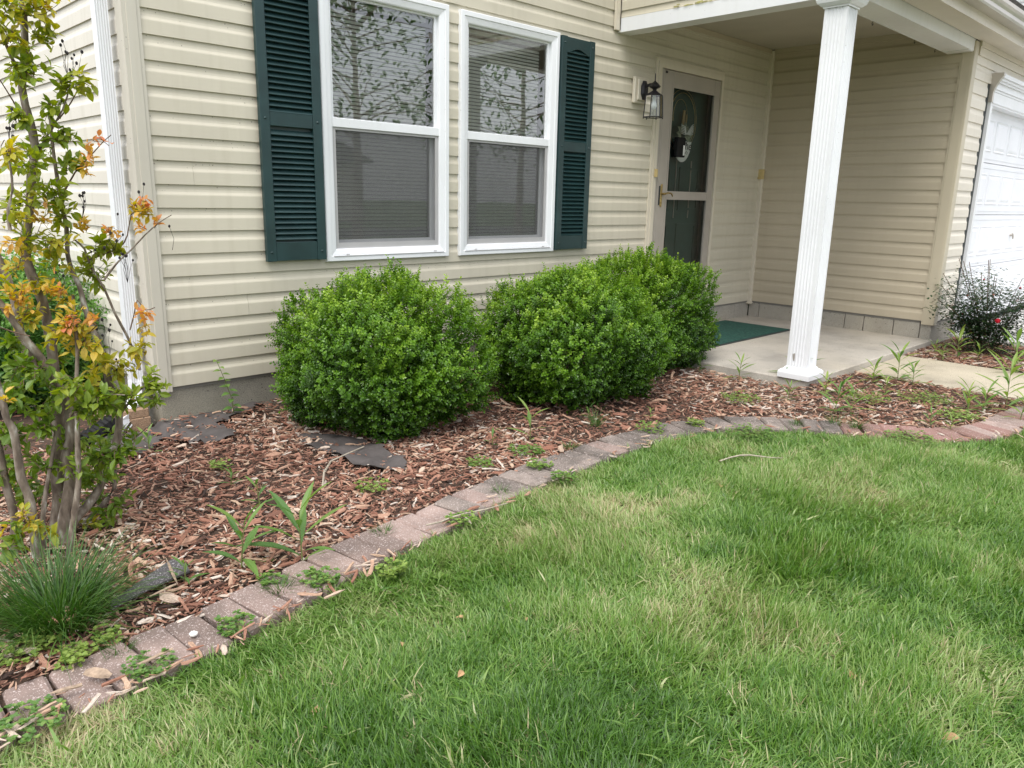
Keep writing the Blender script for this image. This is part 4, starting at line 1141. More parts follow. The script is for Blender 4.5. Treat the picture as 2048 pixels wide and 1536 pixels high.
def mulch(name, x, y, sc, label):
    n_ = len(x)
    ln = np.clip(rng.lognormal(math.log(.0225), .52, n_), .009, .090) * sc
    z = ZB + hump(x, y) + rng.uniform(0.0, .016, n_) + ln * .04
    tl = rng.normal(0, .24, n_); rl = rng.normal(0, .35, n_); yaw = rng.uniform(0, 2 * math.pi, n_)
    big = ln > .045
    tint = np.clip(rng.normal(.49, .28, n_) + (vnoise(x, y, 9, 1.6) - .5) * .35 + big * .10, 0, 1)
    scatter(name, chip_col, len(chips), np.stack([x, y, z], 1), np.stack([rl, tl, yaw], 1), np.stack([ln, ln * rng.uniform(.7, 1.3, n_), ln], 1), tint, label=label, cat='mulch')


poly_in = [(-2.6, -1.96)] + [tuple(p) for p in offset(incurve, 0.0)[::5]] + [(4.31, -2.97), (4.31, -1.8), (3.49, -1.8), (3.49, 0.0), (-2.6, 0.0)]
x1, y1 = mulch_points(62000, (-1.7, 4.4), (-3.0, 0), poly_in, [fab1, fab2, slab_rect]); k = np.ones(len(x1), bool)
x2, y2 = mulch_points(14000, (-1.5, 1.4), (-2.0, -.2), poly_in, [fab1, fab2])
x3, y3 = mulch_points(9000, (-6, -1.4), (-2.0, 6), [(-6, -2), (-1.4, -2), (-1.4, 0), (-.1, 0.05), (-.1, 6), (-6, 6)], [])
x4, y4 = mulch_points(5000, (-1.5, -.08), (0, 5), [(-1.5, 0), (-.08, 0), (-.08, 5), (-1.5, 5)], [])
# stragglers on the bricks and the lawn edge
oc = np.array(outcurve); ii = rng.integers(60, len(oc) - 10, 420); x5 = oc[ii, 0] + rng.normal(0, .03, 420); y5 = oc[ii, 1] + rng.normal(-.005, .03, 420); kk = ((x5 < .1) & (rng.random(420) < .8)) | (rng.random(420) < .38)
x5, y5 = x5[kk], y5[kk]
ic = np.array(incurve); ii = rng.integers(60, len(ic) - 10, 700); x6 = ic[ii, 0] + rng.normal(0, .015, 700); y6 = ic[ii, 1] - rng.uniform(-.02, .035, 700)
mulch('bark_mulch', np.concatenate([x1[k], x2, x3, x4, x6]), np.concatenate([y1[k], y2, y3, y4, y6]), 1.0, 'reddish brown shredded bark mulch covering the bed in front of the house')
n5 = len(x5)
ln = rng.uniform(.018, .075, n5)
scatter('loose_bark', chip_col, len(chips), np.stack([x5, y5, np.full(n5, -.190) + rng.uniform(-.006, .01, n5)], 1), np.stack([rng.normal(0, .2, n5), rng.normal(0, .1, n5), rng.normal(.25, .8, n5)], 1),
        np.stack([ln, ln * .7, ln * .8], 1), rng.uniform(.45, 1.0, n5), label='loose bark splinters spilled over the bricks onto the lawn edge', cat='mulch')
x7, y7 = mulch_points(14000, (5.28, 6.62), (-4.2, -1.8), [(5.3, -4.2), (6.6, -4.2), (6.6, -1.82), (5.3, -1.82)], [])
mulch('right_bed_mulch', x7, y7, 1.0, 'dark bark mulch under the rose bush between walkway and driveway')

# weed-barrier fabric showing through
def fabric(name, poly, z, label):
    mb = MB(); P = np.array(poly); x0, y0 = P.min(0) - .03; x1_, y1_ = P.max(0) + .03; st = 0.022
    nx, ny = int((x1_ - x0) / st) + 1, int((y1_ - y0) / st) + 1
    X = x0 + np.arange(nx + 1) * st; Y = y0 + np.arange(ny + 1) * st; XX, YY = np.meshgrid(X, Y, indexing='ij')
    ins = inpoly(XX.ravel(), YY.ravel(), poly).reshape(XX.shape)
    Z = z + .034 * np.abs(vnoise(XX + YY * .4, YY * .5, 21, 9.0) - .5) * 2 + .018 * vnoise(XX, YY, 22, 19.0) + hump(XX, YY) * .6
    idx = -np.ones(XX.shape, int); vs = []; fs = []
    for i in range(nx):
        for j in range(ny):
            if ins[i, j] or ins[i + 1, j + 1]:
                q = []
                for a_, b2 in ((i, j), (i + 1, j), (i + 1, j + 1), (i, j + 1)):
                    if idx[a_, b2] < 0: idx[a_, b2] = len(vs); vs.append((XX[a_, b2], YY[a_, b2], Z[a_, b2]))
                    q.append(int(idx[a_, b2]))
                fs.append(q)
    mb.add(vs, fs); o = ob(name, mb, M['fabric'], smooth=True, label=label, cat='landscape fabric')


fabric('landscape_fabric', fab1, ZB + .004, 'grey brown weed fabric exposed along the foundation near the corner')
fabric('landscape_fabric', fab2, ZB + .004, 'dark patch of weed fabric exposed below the leftmost boxwood bush')

# ------------------------------------------------------------------ lawn
def grass_meshes(nproto, nbl, hgt, spread, wid, lean=0.5, curl=.5):
    out = []
    for q in range(nproto):
        mb = MB(); la = rnd.uniform(0, 6.28)
        for k in range(nbl):
            a_ = rnd.uniform(0, 6.28); r_ = spread * math.sqrt(rnd.random()); p = np.array([r_ * math.cos(a_), r_ * math.sin(a_), 0])
            H_ = hgt * rnd.uniform(.55, 1.15); az = rnd.gauss(0, .9) + (0 if rnd.random() < .65 else rnd.uniform(0, 6.28)); l_ = abs(rnd.gauss(lean, .28)); c_ = rnd.uniform(.1, 1.1) * curl
            w_ = wid * rnd.uniform(.7, 1.3); d = np.array([math.cos(az), math.sin(az), 0]); sd_ = np.array([-d[1], d[0], 0]); rotw = rnd.uniform(-.8, .8); sd_ = sd_ * math.cos(rotw) + d * math.sin(rotw)
            mb.cur = rnd.random(); vs = []; th = l_
            pos = p.copy()
            for i in range(4):
                ww = w_ * (1, .95, .65, 0)[i] / 2
                if i < 3: vs += [pos - sd_ * ww, pos + sd_ * ww]
                else: vs.append(pos)
                pos = pos + (d * math.sin(th) + np.array([0, 0, 1]) * math.cos(th)) * H_ / 3; th += c_ * .6
            mb.add(vs, [(0, 1, 3, 2), (2, 3, 5, 4), (4, 5, 6)])
        out.append(mb.mesh('tuft', M['grass'], attr=True))
    return out


gm = grass_meshes(18, 20, .066, .036, .0035, .66, .9); gcol = proto_collection('tufts', gm)


def lawn(name, n_, xr, yr, poly, sc, label, thin=0.0, zoff=0.0, ragged=True):
    x = rng.uniform(*xr, n_); y = rng.uniform(*yr, n_); k = inpoly(x, y, poly)
    den = vnoise(x, y, 31, 4.0) * .55 + vnoise(x, y, 32, 11.0) * .45
    k &= rng.random(n_) < np.clip(.35 + den * 1.5, 0, 1)
    x, y = x[k], y[k]; den = den[k]
    ang = (vnoise(x, y, 33, .8) - .5) * 5.5 + (vnoise(x, y, 34, 2.6) - .5) * 4.2 + rng.normal(0, .5, len(x)) + .4
    hh = .55 + .95 * vnoise(x, y, 35, 1.6) * vnoise(x, y, 36, 5.0) * 1.6 + rng.normal(0, .09, len(x))
    big = vnoise(x, y, 37, .9); fine = vnoise(x, y, 38, 3.2)
    tint = .02 + .50 * big + .34 * (fine - .5) + rng.normal(0, .07, len(x)) + .18 * (den < .33)
    dry = (vnoise(x, y, 39, 1.25) > .66) & (vnoise(x, y, 40, 4.5) > .45); tint = np.where(dry, tint + .12, tint)
    strawy = rng.random(len(x)) < .02; tint = np.where(strawy, rng.uniform(.8, 1.0, len(x)), tint)
    s = sc * hh
    scatter(name, gcol, len(gm), np.stack([x, y, np.full(len(x), ZL + zoff)], 1), np.stack([rng.normal(0, .14, len(x)), rng.normal(0, .14, len(x)), ang], 1),
            np.stack([np.full(len(x), sc), np.full(len(x), sc), s], 1), np.clip(tint, 0, .72), label=label, cat='grass')


cb = grass_meshes(10, 5, .085, .05, .0062, .75, .9); cbcol = proto_collection('broad_blades', cb)
oce = offset(incurve, BL + .012)
lawnpoly = [(-9, -14), (6.6, -14), (6.6, -4.3), (5.25, -4.3)] + [(5.25, -5.7), (4.36, -5.7), (4.36, -3.12)] + [tuple(p) for p in oce[::-6]] + [(-3.0, -2.18), (-9, -2.2)]
lawn('lawn_grass', 42000, (-1.8, 5.4), (-4.3, -1.8), lawnpoly, 1.0, 'mown green lawn with pale dry patches in front of the brick edging')
lawn('far_lawn_grass', 22000, (-9, 6.6), (-10, -2), [(-9, -10), (6.6, -10), (6.6, -4.3), (5.3, -4.3), (5.3, -5.7), (4.34, -5.7), (4.34, -4.3), (-1.8, -4.3), (-1.8, -2.2), (-9, -2.2)], 1.5, 'rest of the green lawn around the viewer')

n_ = 5200; x = rng.uniform(-1.8, 5.2, n_); y = rng.uniform(-4.3, -1.8, n_); k = inpoly(x, y, lawnpoly) & (rng.random(n_) < .25 + .9 * vnoise(x, y, 45, 2.2)); x, y = x[k], y[k]
scatter('broad_lawn_grass', cbcol, len(cb), np.stack([x, y, np.full(len(x), ZL)], 1), np.stack([rng.normal(0, .3, len(x)), rng.normal(0, .3, len(x)), rng.uniform(0, 6.28, len(x))], 1), rng.uniform(.6, 1.1, len(x)), np.clip(rng.normal(.30, .13, len(x)), 0, .6), label='coarser broad blades of grass mixed through the lawn', cat='grass')
# fallen things on the lawn
for (px, py, s_, a_, lab) in ((1085, 1123, .03, .5, 'upright tan dead leaf in the lawn below the dark bricks'), (930, 1237, .022, 2., 'tiny brown leaf left of the lawn centre'), (805, 1293, .02, 1., 'pale folded dead leaf in the lower left lawn'), (915, 1355, .025, .2, 'curled brown leaf low in the middle of the lawn'), (1052, 1242, .022, .8, 'small brown leaf just right of the lawn centre line'),
                         (1440, 975, .03, .3, 'reddish dead leaf just below the lawn stick'), (650, 1425, .03, 2.2, 'brown leaf nearest the lower left corner of the lawn'), (1700, 1360, .035, .1, 'long pale dead leaf in the lower right lawn'), (1920, 1475, .03, 2.5, 'pale curled leaf in the lower right corner of the lawn')):
    P = at(px, py, 2, -.205); mb = MB(); mb.leaf((0, 0, 0), (math.cos(a_), math.sin(a_), .35), (.2, -.5, 1), s_ * 1.3, s_ * .7, .5, .5)
    ob('fallen_leaf', mb, M['deadleaf'], loc=tuple(P), label=lab, cat='leaf', group='dead leaves scattered on the lawn')
P0, P1 = at(1440, 922, 2, -.195), at(1566, 912, 2, -.195)
mb = MB(); mb.tube([P0 * (1 - t_) + P1 * t_ + np.array([0, 0, .012 * math.sin(5 * t_)]) + np.array([.02, .02, 0]) * math.sin(3 * t_) for t_ in np.linspace(0, 1, 7)], [.0045, .004, .0045, .004, .0035, .003, .002], 5)
ob('stick', mb, M['stick'], label='thin bare stick lying on the lawn near the brick edging', cat='stick')
mb = MB(); mb.tube([at(x, y, 2, -.175) for x, y in ((852, 1050), (880, 1044), (905, 1034), (935, 1026), (970, 1019), (1015, 1006))], [.003, .004, .0045, .004, .003, .002], 5)
ob('stick', mb, M['stick'], label='curved grey twig lying across the outer ends of the dark bricks', cat='stick')
mb = MB(); mb.tube([at(x, y, 2, -.18) for x, y in ((645, 975), (648, 945), (662, 922), (700, 905), (728, 893))], [.004, .0045, .0045, .004, .003], 5)
ob('stick', mb, M['stick'], label='bent grey vine stem beside the dark fabric patch', cat='stick')
mb = MB(); P = at(387, 1268, 2, -.19); mb.lathe(0, 0, [(.0, -.004), (.011, -.002), (.012, .003), (.006, .007), (0, .008)], 7)
ob('pebble', mb, M['rock'], loc=tuple(P), label='small round white pebble sitting on a pink brick', cat='pebble')
# curled strip of roofing shingle in the mulch
q = [at(x, y, 2, -.19) for x, y in ((222, 1208), (345, 1126), (372, 1130), (380, 1146), (300, 1185), (222, 1222))]
c0 = sum(q) / len(q); mb = MB(); n_ = len(q); top = [tuple(p - c0 + np.array([0, 0, .010 + .006 * math.sin(i * 2)])) for i, p in enumerate(q)]
mb.add(top + [(x_, y_, z_ - .006) for x_, y_, z_ in top], [tuple(range(n_)), tuple(range(n_, 2 * n_))[::-1]] + [(i, n_ + i, n_ + (i + 1) % n_, (i + 1) % n_) for i in range(n_)])
ob('shingle_strip', mb, M['asphalt'], loc=tuple(c0), label='dark granular strip of roofing shingle lying in the mulch by the grass clump', cat='shingle')
# large splinters that can be told apart
for (xa, ya, xb, yb, wd, mt_n, lab) in ((262, 1338, 345, 1300, .020, .95, 'long pale grey bark splinter lying on the outer edge of the bricks'), (355, 1170, 332, 1118, .020, .8, 'upright pale pointed splinter against the shingle strip'),
                                        (300, 1195, 352, 1170, .016, .7, 'brown splinter along the lower edge of the shingle strip'), (170, 1345, 220, 1352, .030, .85, 'stubby tan bark chunk at the outer end of a brick'),
                                        (355, 1098, 385, 1046, .024, .45, 'thick reddish brown slab of bark in the mulch'), (100, 1390, 165, 1372, .016, .8, 'slim tan splinter at the leftmost bricks edge')):
    A_ = at(xa, ya, 2, -.180); B_ = at(xb, yb, 2, -.180); dv = B_ - A_; L_ = float(np.linalg.norm(dv))
    mb = MB(); src = chips[rnd.choice([1, 2, 3, 5, 6, 7])]
    mb.add([(v_.co.x * L_, v_.co.y * wd * 3, v_.co.z * wd * 2.2) for v_ in src.vertices], [tuple(p_.vertices) for p_ in src.polygons])
    mm_ = plain('splinter_wood', ((.20, .09, .055), (.33, .24, .17))[mt_n > .6], .85, .35, 60, .6, 180, stretch=(1, 1, 1))
    ob('bark_splinter', mb, mm_, loc=tuple((A_ + B_) / 2 + np.array([0, 0, .004])), rot=(0.2, 0, math.atan2(dv[1], dv[0])), label=lab, cat='splinter')

# ------------------------------------------------------------------ boxwood bushes
def sprig_meshes(n_, mat, nl, ln, leaf_l, leaf_w, shape=(0, .85, 1.0, .55, 0)):
    out = []
    for q in range(n_):
        mb = MB(); bend = rnd.uniform(-.3, .3); pts = [np.array([bend * ln * (i / 4) ** 2, 0, ln * i / 4]) for i in range(5)]
        mb.cur = 0.0; mb.tube(pts, [.0011, .001, .0009, .0007, .0004], 3, cap=False)
        for k in range(nl):
            t_ = .12 + .88 * k / (nl - 1); i = min(3, int(t_ * 4)); p = pts[i] + (pts[i + 1] - pts[i]) * (t_ * 4 - i)
            for s_ in (0, 1):
                a_ = k * 1.57 + s_ * math.pi + rnd.uniform(-.4, .4); up = rnd.uniform(.35, 1.0)
                d = np.array([math.cos(a_), math.sin(a_), up]); f = (1 - .35 * t_) * rnd.uniform(.8, 1.15)
                mb.leaf(p, d, (-.3 * math.cos(a_), -.3 * math.sin(a_), 1), leaf_l * f, leaf_w * f, rnd.uniform(-.1, .35), .35, tint=min(1, .25 * rnd.random() + .5 * t_), shape=shape)
        d = np.array([.2, .1, 1]); mb.leaf(pts[-1], d, (1, 0, 0), leaf_l * .6, leaf_w * .5, .1, .3, tint=.8, shape=shape)
        out.append(mb.mesh('sprig', mat, attr=True))
    return out


sp = sprig_meshes(12, M['boxleaf'], 7, .070, .0200, .0130, (0, .95, 1.0, 0)); spcol = proto_collection('sprigs', sp)
spd = sprig_meshes(6, M['darkleaf'], 6, .12, .035, .018, (0, .9, .9, 0)); spdcol = proto_collection('dark_sprigs', spd)


def bush(name, cx, cy, rx, ry, zt, label, nout, nin, seed, col=None, npro=12, tbase=.08, flare=1.0, zlo=ZB, lumps=.17, cat='bush', group='boxwood bushes under the front windows', wisps=150):
    b_ = thing(name, label, cat, (cx, cy, zlo), group=group)
    zc = .40 * (zt - zlo); hz = (zt - zlo) - zc; hb = zc + .03

    def surf(n_, rr):
        th = rng.uniform(0, 2 * math.pi, n_); cz = rng.uniform(-1, 1, n_); sz = np.sqrt(1 - cz ** 2)
        d = np.stack([np.cos(th) * sz, np.sin(th) * sz, cz], 1); pw_ = 2.7
        r_ = (np.abs(d[:, 0]) ** pw_ + np.abs(d[:, 1]) ** pw_ + np.abs(d[:, 2]) ** pw_) ** (-1 / pw_)
        lum = 1 + lumps * (vnoise(th * 1.6, cz * 2.2, seed, 1.0) - .5) * 2 + lumps * .7 * (vnoise(th * 5, cz * 6, seed + 1, 1.0) - .5) * 2
        P = d * r_[:, None] * lum[:, None] * rr[:, None]
        nrm = np.sign(d) * np.abs(d) ** (pw_ - 1); nrm /= np.linalg.norm(nrm, axis=1, keepdims=True)
        taper = np.where(P[:, 2] < -.25, 1 - .13 * np.clip((-P[:, 2] - .25) / .75, 0, 1), 1.0)
        X = P[:, 0] * rx * taper; Y = P[:, 1] * ry * taper; Z = zc + np.where(P[:, 2] > 0, P[:, 2] * hz, P[:, 2] * hb)
        return np.stack([X, Y, Z], 1), nrm, cz
    p1, n1, c1 = surf(nout, rng.uniform(.86, 1.0, nout) ** .7); p2, n2, c2 = surf(nin, rng.uniform(.45, .86, nin))
    p3, n3, c3 = surf(wisps, rng.uniform(1.0, 1.06, wisps)); up3 = n3[:, 2] > -.1; p3, n3, c3 = p3[up3], n3[up3], c3[up3]
    P = np.concatenate([p1, p2, p3]); NN = np.concatenate([n1, n2, n3])
    d = NN * .75 + np.array([0, 0, .55]) + rng.normal(0, .38, P.shape)
    d[len(p1) + len(p2):] = n3 * .5 + np.array([0, 0, .9]) + rng.normal(0, .25, p3.shape)
    k = P[:, 2] > .015; 
    sc = rng.uniform(.75, 1.25, len(P)); sc[len(p1) + len(p2):] = rng.uniform(.9, 1.5, len(p3))
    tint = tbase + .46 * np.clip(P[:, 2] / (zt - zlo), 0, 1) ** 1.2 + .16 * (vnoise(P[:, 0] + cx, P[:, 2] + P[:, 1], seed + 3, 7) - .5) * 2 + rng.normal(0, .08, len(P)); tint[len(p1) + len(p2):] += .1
    P, d, sc, tint = P[k], d[k], sc[k], tint[k]
    base = P - d / np.linalg.norm(d, axis=1, keepdims=True) * (.03)
    base[:, 2] = np.maximum(base[:, 2], .01)
    E_ = euler_from(frames_z(d, rng.uniform(0, 6.28, len(P))))
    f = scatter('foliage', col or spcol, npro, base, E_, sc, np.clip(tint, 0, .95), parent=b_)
    for j in range(9):
        a_ = j * .7 + rnd.random(); e_ = np.array([math.cos(a_) * rx * .6, math.sin(a_) * ry * .6, (zt - zlo) * rnd.uniform(.55, .8)])
        s_ = np.array([math.cos(a_) * .05, math.sin(a_) * .05, -.01]); mb = MB(); mb.tube([s_, s_ * 1.5 + e_ * .3 + np.array([0, 0, .03]), e_ * .7 + np.array([0, 0, .05]), e_], [.009, .007, .005, .003], 5); ob('branch', mb, M['twig'], b_)
    return b_


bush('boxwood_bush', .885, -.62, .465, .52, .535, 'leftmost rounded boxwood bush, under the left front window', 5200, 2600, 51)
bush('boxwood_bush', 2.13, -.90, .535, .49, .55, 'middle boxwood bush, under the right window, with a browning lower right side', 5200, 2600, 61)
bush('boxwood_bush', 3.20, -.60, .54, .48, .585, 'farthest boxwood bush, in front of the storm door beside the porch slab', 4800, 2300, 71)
eb = at(-10, 640, 1, 1.3)
bush('evergreen_bush', float(eb[0]), 1.3, .55, .6, .50, 'dark evergreen bush in the side yard behind the crape myrtle stems', 2600, 1500, 81, spdcol, 6, .35, cat='bush', group=None, zlo=ZB)

# ------------------------------------------------------------------ crape myrtle
cm = thing('crape_myrtle', 'tall multi-stemmed crape myrtle with yellow green leaves and orange red tips at the left corner', 'shrub', (0, 0, 0))
YM = -1.12


def stem(px, r0, r1, yo=0.0, ye=None, name='stem', zb=None):
    ye = yo if ye is None else ye; P = []; n_ = len(px)
    for i, (x, y) in enumerate(px): P.append(at(x, y, 1, YM + yo + (ye - yo) * i / (n_ - 1)))
    if zb is not None: P[0] = np.array([P[0][0], P[0][1], zb])
    P = catmull(P, .04); rr = [.80 * (r0 + (r1 - r0) * (i / (len(P) - 1)) ** .9) * (1 + .07 * math.sin(i * 1.7)) for i in range(len(P))]
    mb = MB(); mb.tube(P, rr, 8); ob(name, mb, M['barkm'] if r0 > .0045 else M['twig'], cm, smooth=True); return P


stems = []
stems.append(stem([(123, 1078), (126, 1045), (135, 1001), (140, 958), (132, 918), (140, 878), (139, 820), (123, 783), (109, 757), (83, 717), (57, 686), (29, 646), (5, 612), (-30, 570)], .026, .012, -.05, -.02, zb=ZB))
stems.append(stem([(112, 1080), (117, 992), (113, 935), (118, 860), (110, 760), (99, 664), (84, 600), (62, 547), (50, 495), (60, 412), (63, 352), (70, 293), (59, 240), (44, 176), (50, 88), (44, 0), (38, -90)], .028, .012, .05, .08, zb=ZB))
stems.append(stem([(20, 1060), (29, 1035), (14, 978), (3, 921), (-5, 886), (-20, 820)], .020, .013, -.02, .0, zb=ZB))
stems.append(stem([(70, 1070), (63, 1027), (57, 990), (43, 958), (34, 901), (26, 858), (14, 840), (6, 806), (-6, 760)], .022, .012, -.12, -.1, zb=ZB))
stems.append(stem([(82, 1072), (86, 1035), (95, 964), (106, 906), (112, 860)], .012, .007, -.08, -.05, zb=ZB))
stems.append(stem([(130, 1078), (150, 1040), (172, 1015), (198, 978), (218, 929), (235, 872), (238, 832), (226, 790), (218, 763), (198, 690), (182, 651), (169, 612), (159, 573), (146, 547), (135, 508), (133, 456), (122, 399), (112, 340), (104, 280), (98, 200)], .021, .006, .0, .15, zb=ZB))
stems.append(stem([(138, 1078), (160, 1050), (195, 1021), (229, 975), (229, 921), (240, 880), (262, 845)], .017, .005, .06, .12, zb=ZB))
stems.append(stem([(132, 1074), (150, 1020), (157, 964), (155, 878), (153, 763), (155, 706), (150, 640), (146, 590)], .015, .006, -.15, -.12, zb=ZB))
stems.append(stem([(66, 740), (52, 700), (39, 664), (26, 586), (0, 526), (-20, 480)], .022, .015, .1, .12))
stems.append(stem([(280, 740), (262, 690), (250, 664), (229, 625), (208, 576), (182, 534), (169, 498), (150, 480)], .007, .004, .1, .1))
stems.append(stem([(208, 560), (235, 525), (262, 500), (290, 470), (320, 444), (343, 430)], .005, .002, .05, -.05))
stems.append(stem([(50, 176), (30, 130), (8, 80), (-10, 40)], .008, .005, .08, .05))
stems.append(stem([(48, 240), (25, 200), (0, 160)], .004, .002, .05, .0))
stems.append(stem([(62, 330), (95, 270), (125, 220), (140, 170), (142, 145)], .005, .002, .08, .02))
stems.append(stem([(88, 262), (120, 235), (142, 205), (155, 180)], .004, .002, .1, .05))
stems.append(stem([(120, 400), (150, 345), (178, 315), (205, 285), (222, 270)], .004, .0015, .1, .0))
stems.append(stem([(20, 460), (16, 420), (25, 380), (20, 330), (12, 300)], .007, .003, -.05, -.08))
stems.append(stem([(0, 655), (30, 665), (60, 672)], .003, .002, -.1, -.1))
stems.append(stem([(238, 832), (262, 800), (285, 775), (310, 760)], .006, .003, .0, -.15))
stems.append(stem([(140, 830), (180, 800), (215, 790), (250, 790)], .006, .003, -.1, -.2))
stems.append(stem([(155, 706), (175, 670), (195, 650)], .004, .002, -.1, -.15))
stems.append(stem([(225, 910), (265, 880), (300, 850)], .005, .002, .05, -.05))
stems.append(stem([(140, 950), (180, 935), (230, 920), (262, 912)], .005, .002, -.05, -.15))
stems.append(stem([(178, 520), (215, 505), (240, 495), (255, 470), (262, 430), (280, 415)], .004, .002, .1, .0))
stems.append(stem([(260, 660), (268, 630), (275, 600), (290, 620), (310, 615)], .003, .002, .08, .0))
for (a_, b2) in (((178, 270), (175, 235)), ((150, 270), (186, 205)), ((255, 500), (262, 400)), ((300, 455), (348, 452)), ((140, 300), (180, 280))):
    pass
# foliage clusters read from the photograph: pixel, radius (px), count, tint range, y offset
CL = [(60, 20, 60, 60, .30, .62, .0), (20, 70, 55, 50, .35, .6, .02), (95, 75, 35, 34, .28, .5, .05), (100, 10, 40, 20, .5, .75, .0), (12, 8, 50, 30, .3, .55, .0), (25, 140, 50, 36, .25, .5, .03),
      (70, 155, 55, 46, .22, .42, .02), (135, 172, 40, 30, .28, .45, .0), (168, 165, 30, 20, .35, .5, -.03), (105, 205, 50, 40, .2, .4, .05), (50, 225, 45, 36, .25, .45, .0),
      (20, 300, 45, 44, .42, .66, -.05), (60, 325, 45, 36, .26, .45, .0), (100, 275, 50, 36, .22, .42, .05), (130, 270, 35, 26, .24, .42, .05), (125, 330, 45, 34, .24, .4, .08), (178, 315, 34, 26, .72, .9, .0), (197, 285, 14, 8, .9, 1.0, -.02), (160, 335, 25, 16, .6, .8, .02),
      (60, 395, 50, 34, .3, .55, .02), (110, 390, 40, 38, .24, .42, .06), (135, 430, 45, 40, .25, .48, .06), (20, 430, 40, 30, .3, .6, -.03), (95, 440, 40, 26, .6, .85, .02), (50, 470, 45, 30, .25, .5, .0), (110, 480, 45, 34, .3, .6, .03),
      (185, 450, 32, 26, .62, .88, .06), (215, 455, 28, 24, .7, .95, .04), (200, 490, 40, 40, .3, .45, .1), (225, 500, 30, 22, .35, .5, .08), (285, 430, 40, 52, .52, .78, .0), (290, 402, 18, 12, .85, .98, .0), (300, 455, 26, 18, .8, .95, -.02), (265, 410, 20, 12, .6, .8, .0),
      (40, 520, 50, 30, .5, .75, .0), (30, 480, 35, 14, .7, .9, -.02), (175, 545, 42, 36, .3, .45, .12), (200, 560, 40, 30, .26, .42, .12), (120, 520, 50, 26, .4, .6, .06), (75, 560, 45, 22, .4, .6, .03),
      (60, 588, 40, 44, .58, .85, -.05), (105, 580, 34, 34, .6, .9, -.06), (50, 625, 50, 40, .4, .62, .0), (30, 600, 30, 16, .6, .85, -.04), (130, 610, 40, 26, .5, .75, .0), (15, 570, 40, 12, .35, .6, .0),
      (148, 655, 52, 80, .46, .72, -.14), (140, 640, 25, 16, .85, 1.0, -.16), (188, 630, 18, 14, .8, .97, -.14), (165, 690, 45, 40, .45, .7, -.12), (110, 665, 34, 28, .42, .6, -.08),
      (290, 630, 24, 22, .78, 1.0, -.02), (283, 668, 24, 18, .55, .8, -.02), (280, 705, 34, 36, .44, .64, -.02), (250, 740, 34, 28, .38, .6, .0), (210, 730, 46, 44, .42, .62, -.04), (180, 760, 36, 26, .4, .58, -.06),
      (300, 770, 36, 46, .22, .36, -.16), (268, 800, 40, 50, .2, .38, -.16), (310, 800, 26, 22, .22, .36, -.18), (232, 790, 40, 40, .24, .42, -.12), (190, 800, 50, 54, .2, .36, -.2), (140, 775, 48, 44, .22, .4, -.2), (165, 820, 45, 44, .16, .32, -.2), (220, 820, 40, 34, .16, .32, -.18),
      (60, 740, 40, 40, .1, .3, -.05), (20, 740, 40, 34, .05, .25, .0), (100, 800, 50, 50, .1, .32, -.08), (40, 800, 45, 40, .06, .28, -.05), (10, 690, 35, 26, .1, .3, .05), (80, 850, 50, 50, .08, .3, -.06), (30, 870, 45, 40, .05, .25, -.04), (130, 880, 50, 46, .1, .32, -.02),
      (10, 935, 40, 26, .05, .25, .0), (75, 930, 45, 34, .08, .28, -.05), (190, 900, 46, 40, .1, .3, -.1), (235, 905, 46, 46, .08, .25, -.16), (265, 880, 34, 26, .1, .3, -.14), (185, 960, 45, 34, .08, .3, .02), (215, 945, 35, 26, .1, .3, -.1), (150, 930, 40, 26, .15, .38, -.1),
      (12, 800, 20, 8, .6, .75, -.3), (130, 1000, 30, 12, .1, .3, .0), (50, 960, 35, 18, .1, .3, .0), (250, 1010, 38, 26, .08, .25, -.02), (215, 1035, 40, 26, .08, .25, .0), (170, 1045, 30, 16, .3, .55, .0),
      (45, 1045, 46, 46, .38, .72, -.22), (20, 1075, 36, 26, .1, .3, -.2), (85, 1055, 30, 22, .3, .55, -.2), (10, 1100, 30, 16, .1, .3, -.2)]
for i_ in range(34):
    CL.append((rnd.uniform(-10, 235), rnd.uniform(700, 1010), 46, 20, .02, .28, rnd.uniform(.05, .28)))
for i_ in range(10):
    CL.append((rnd.uniform(-10, 130), rnd.uniform(80, 620), 44, 14, .2, .45, rnd.uniform(.08, .2)))
rest = MB(); twg = MB(); leaves = []
sp_arr = np.concatenate([np.array(s_) for s_ in stems])
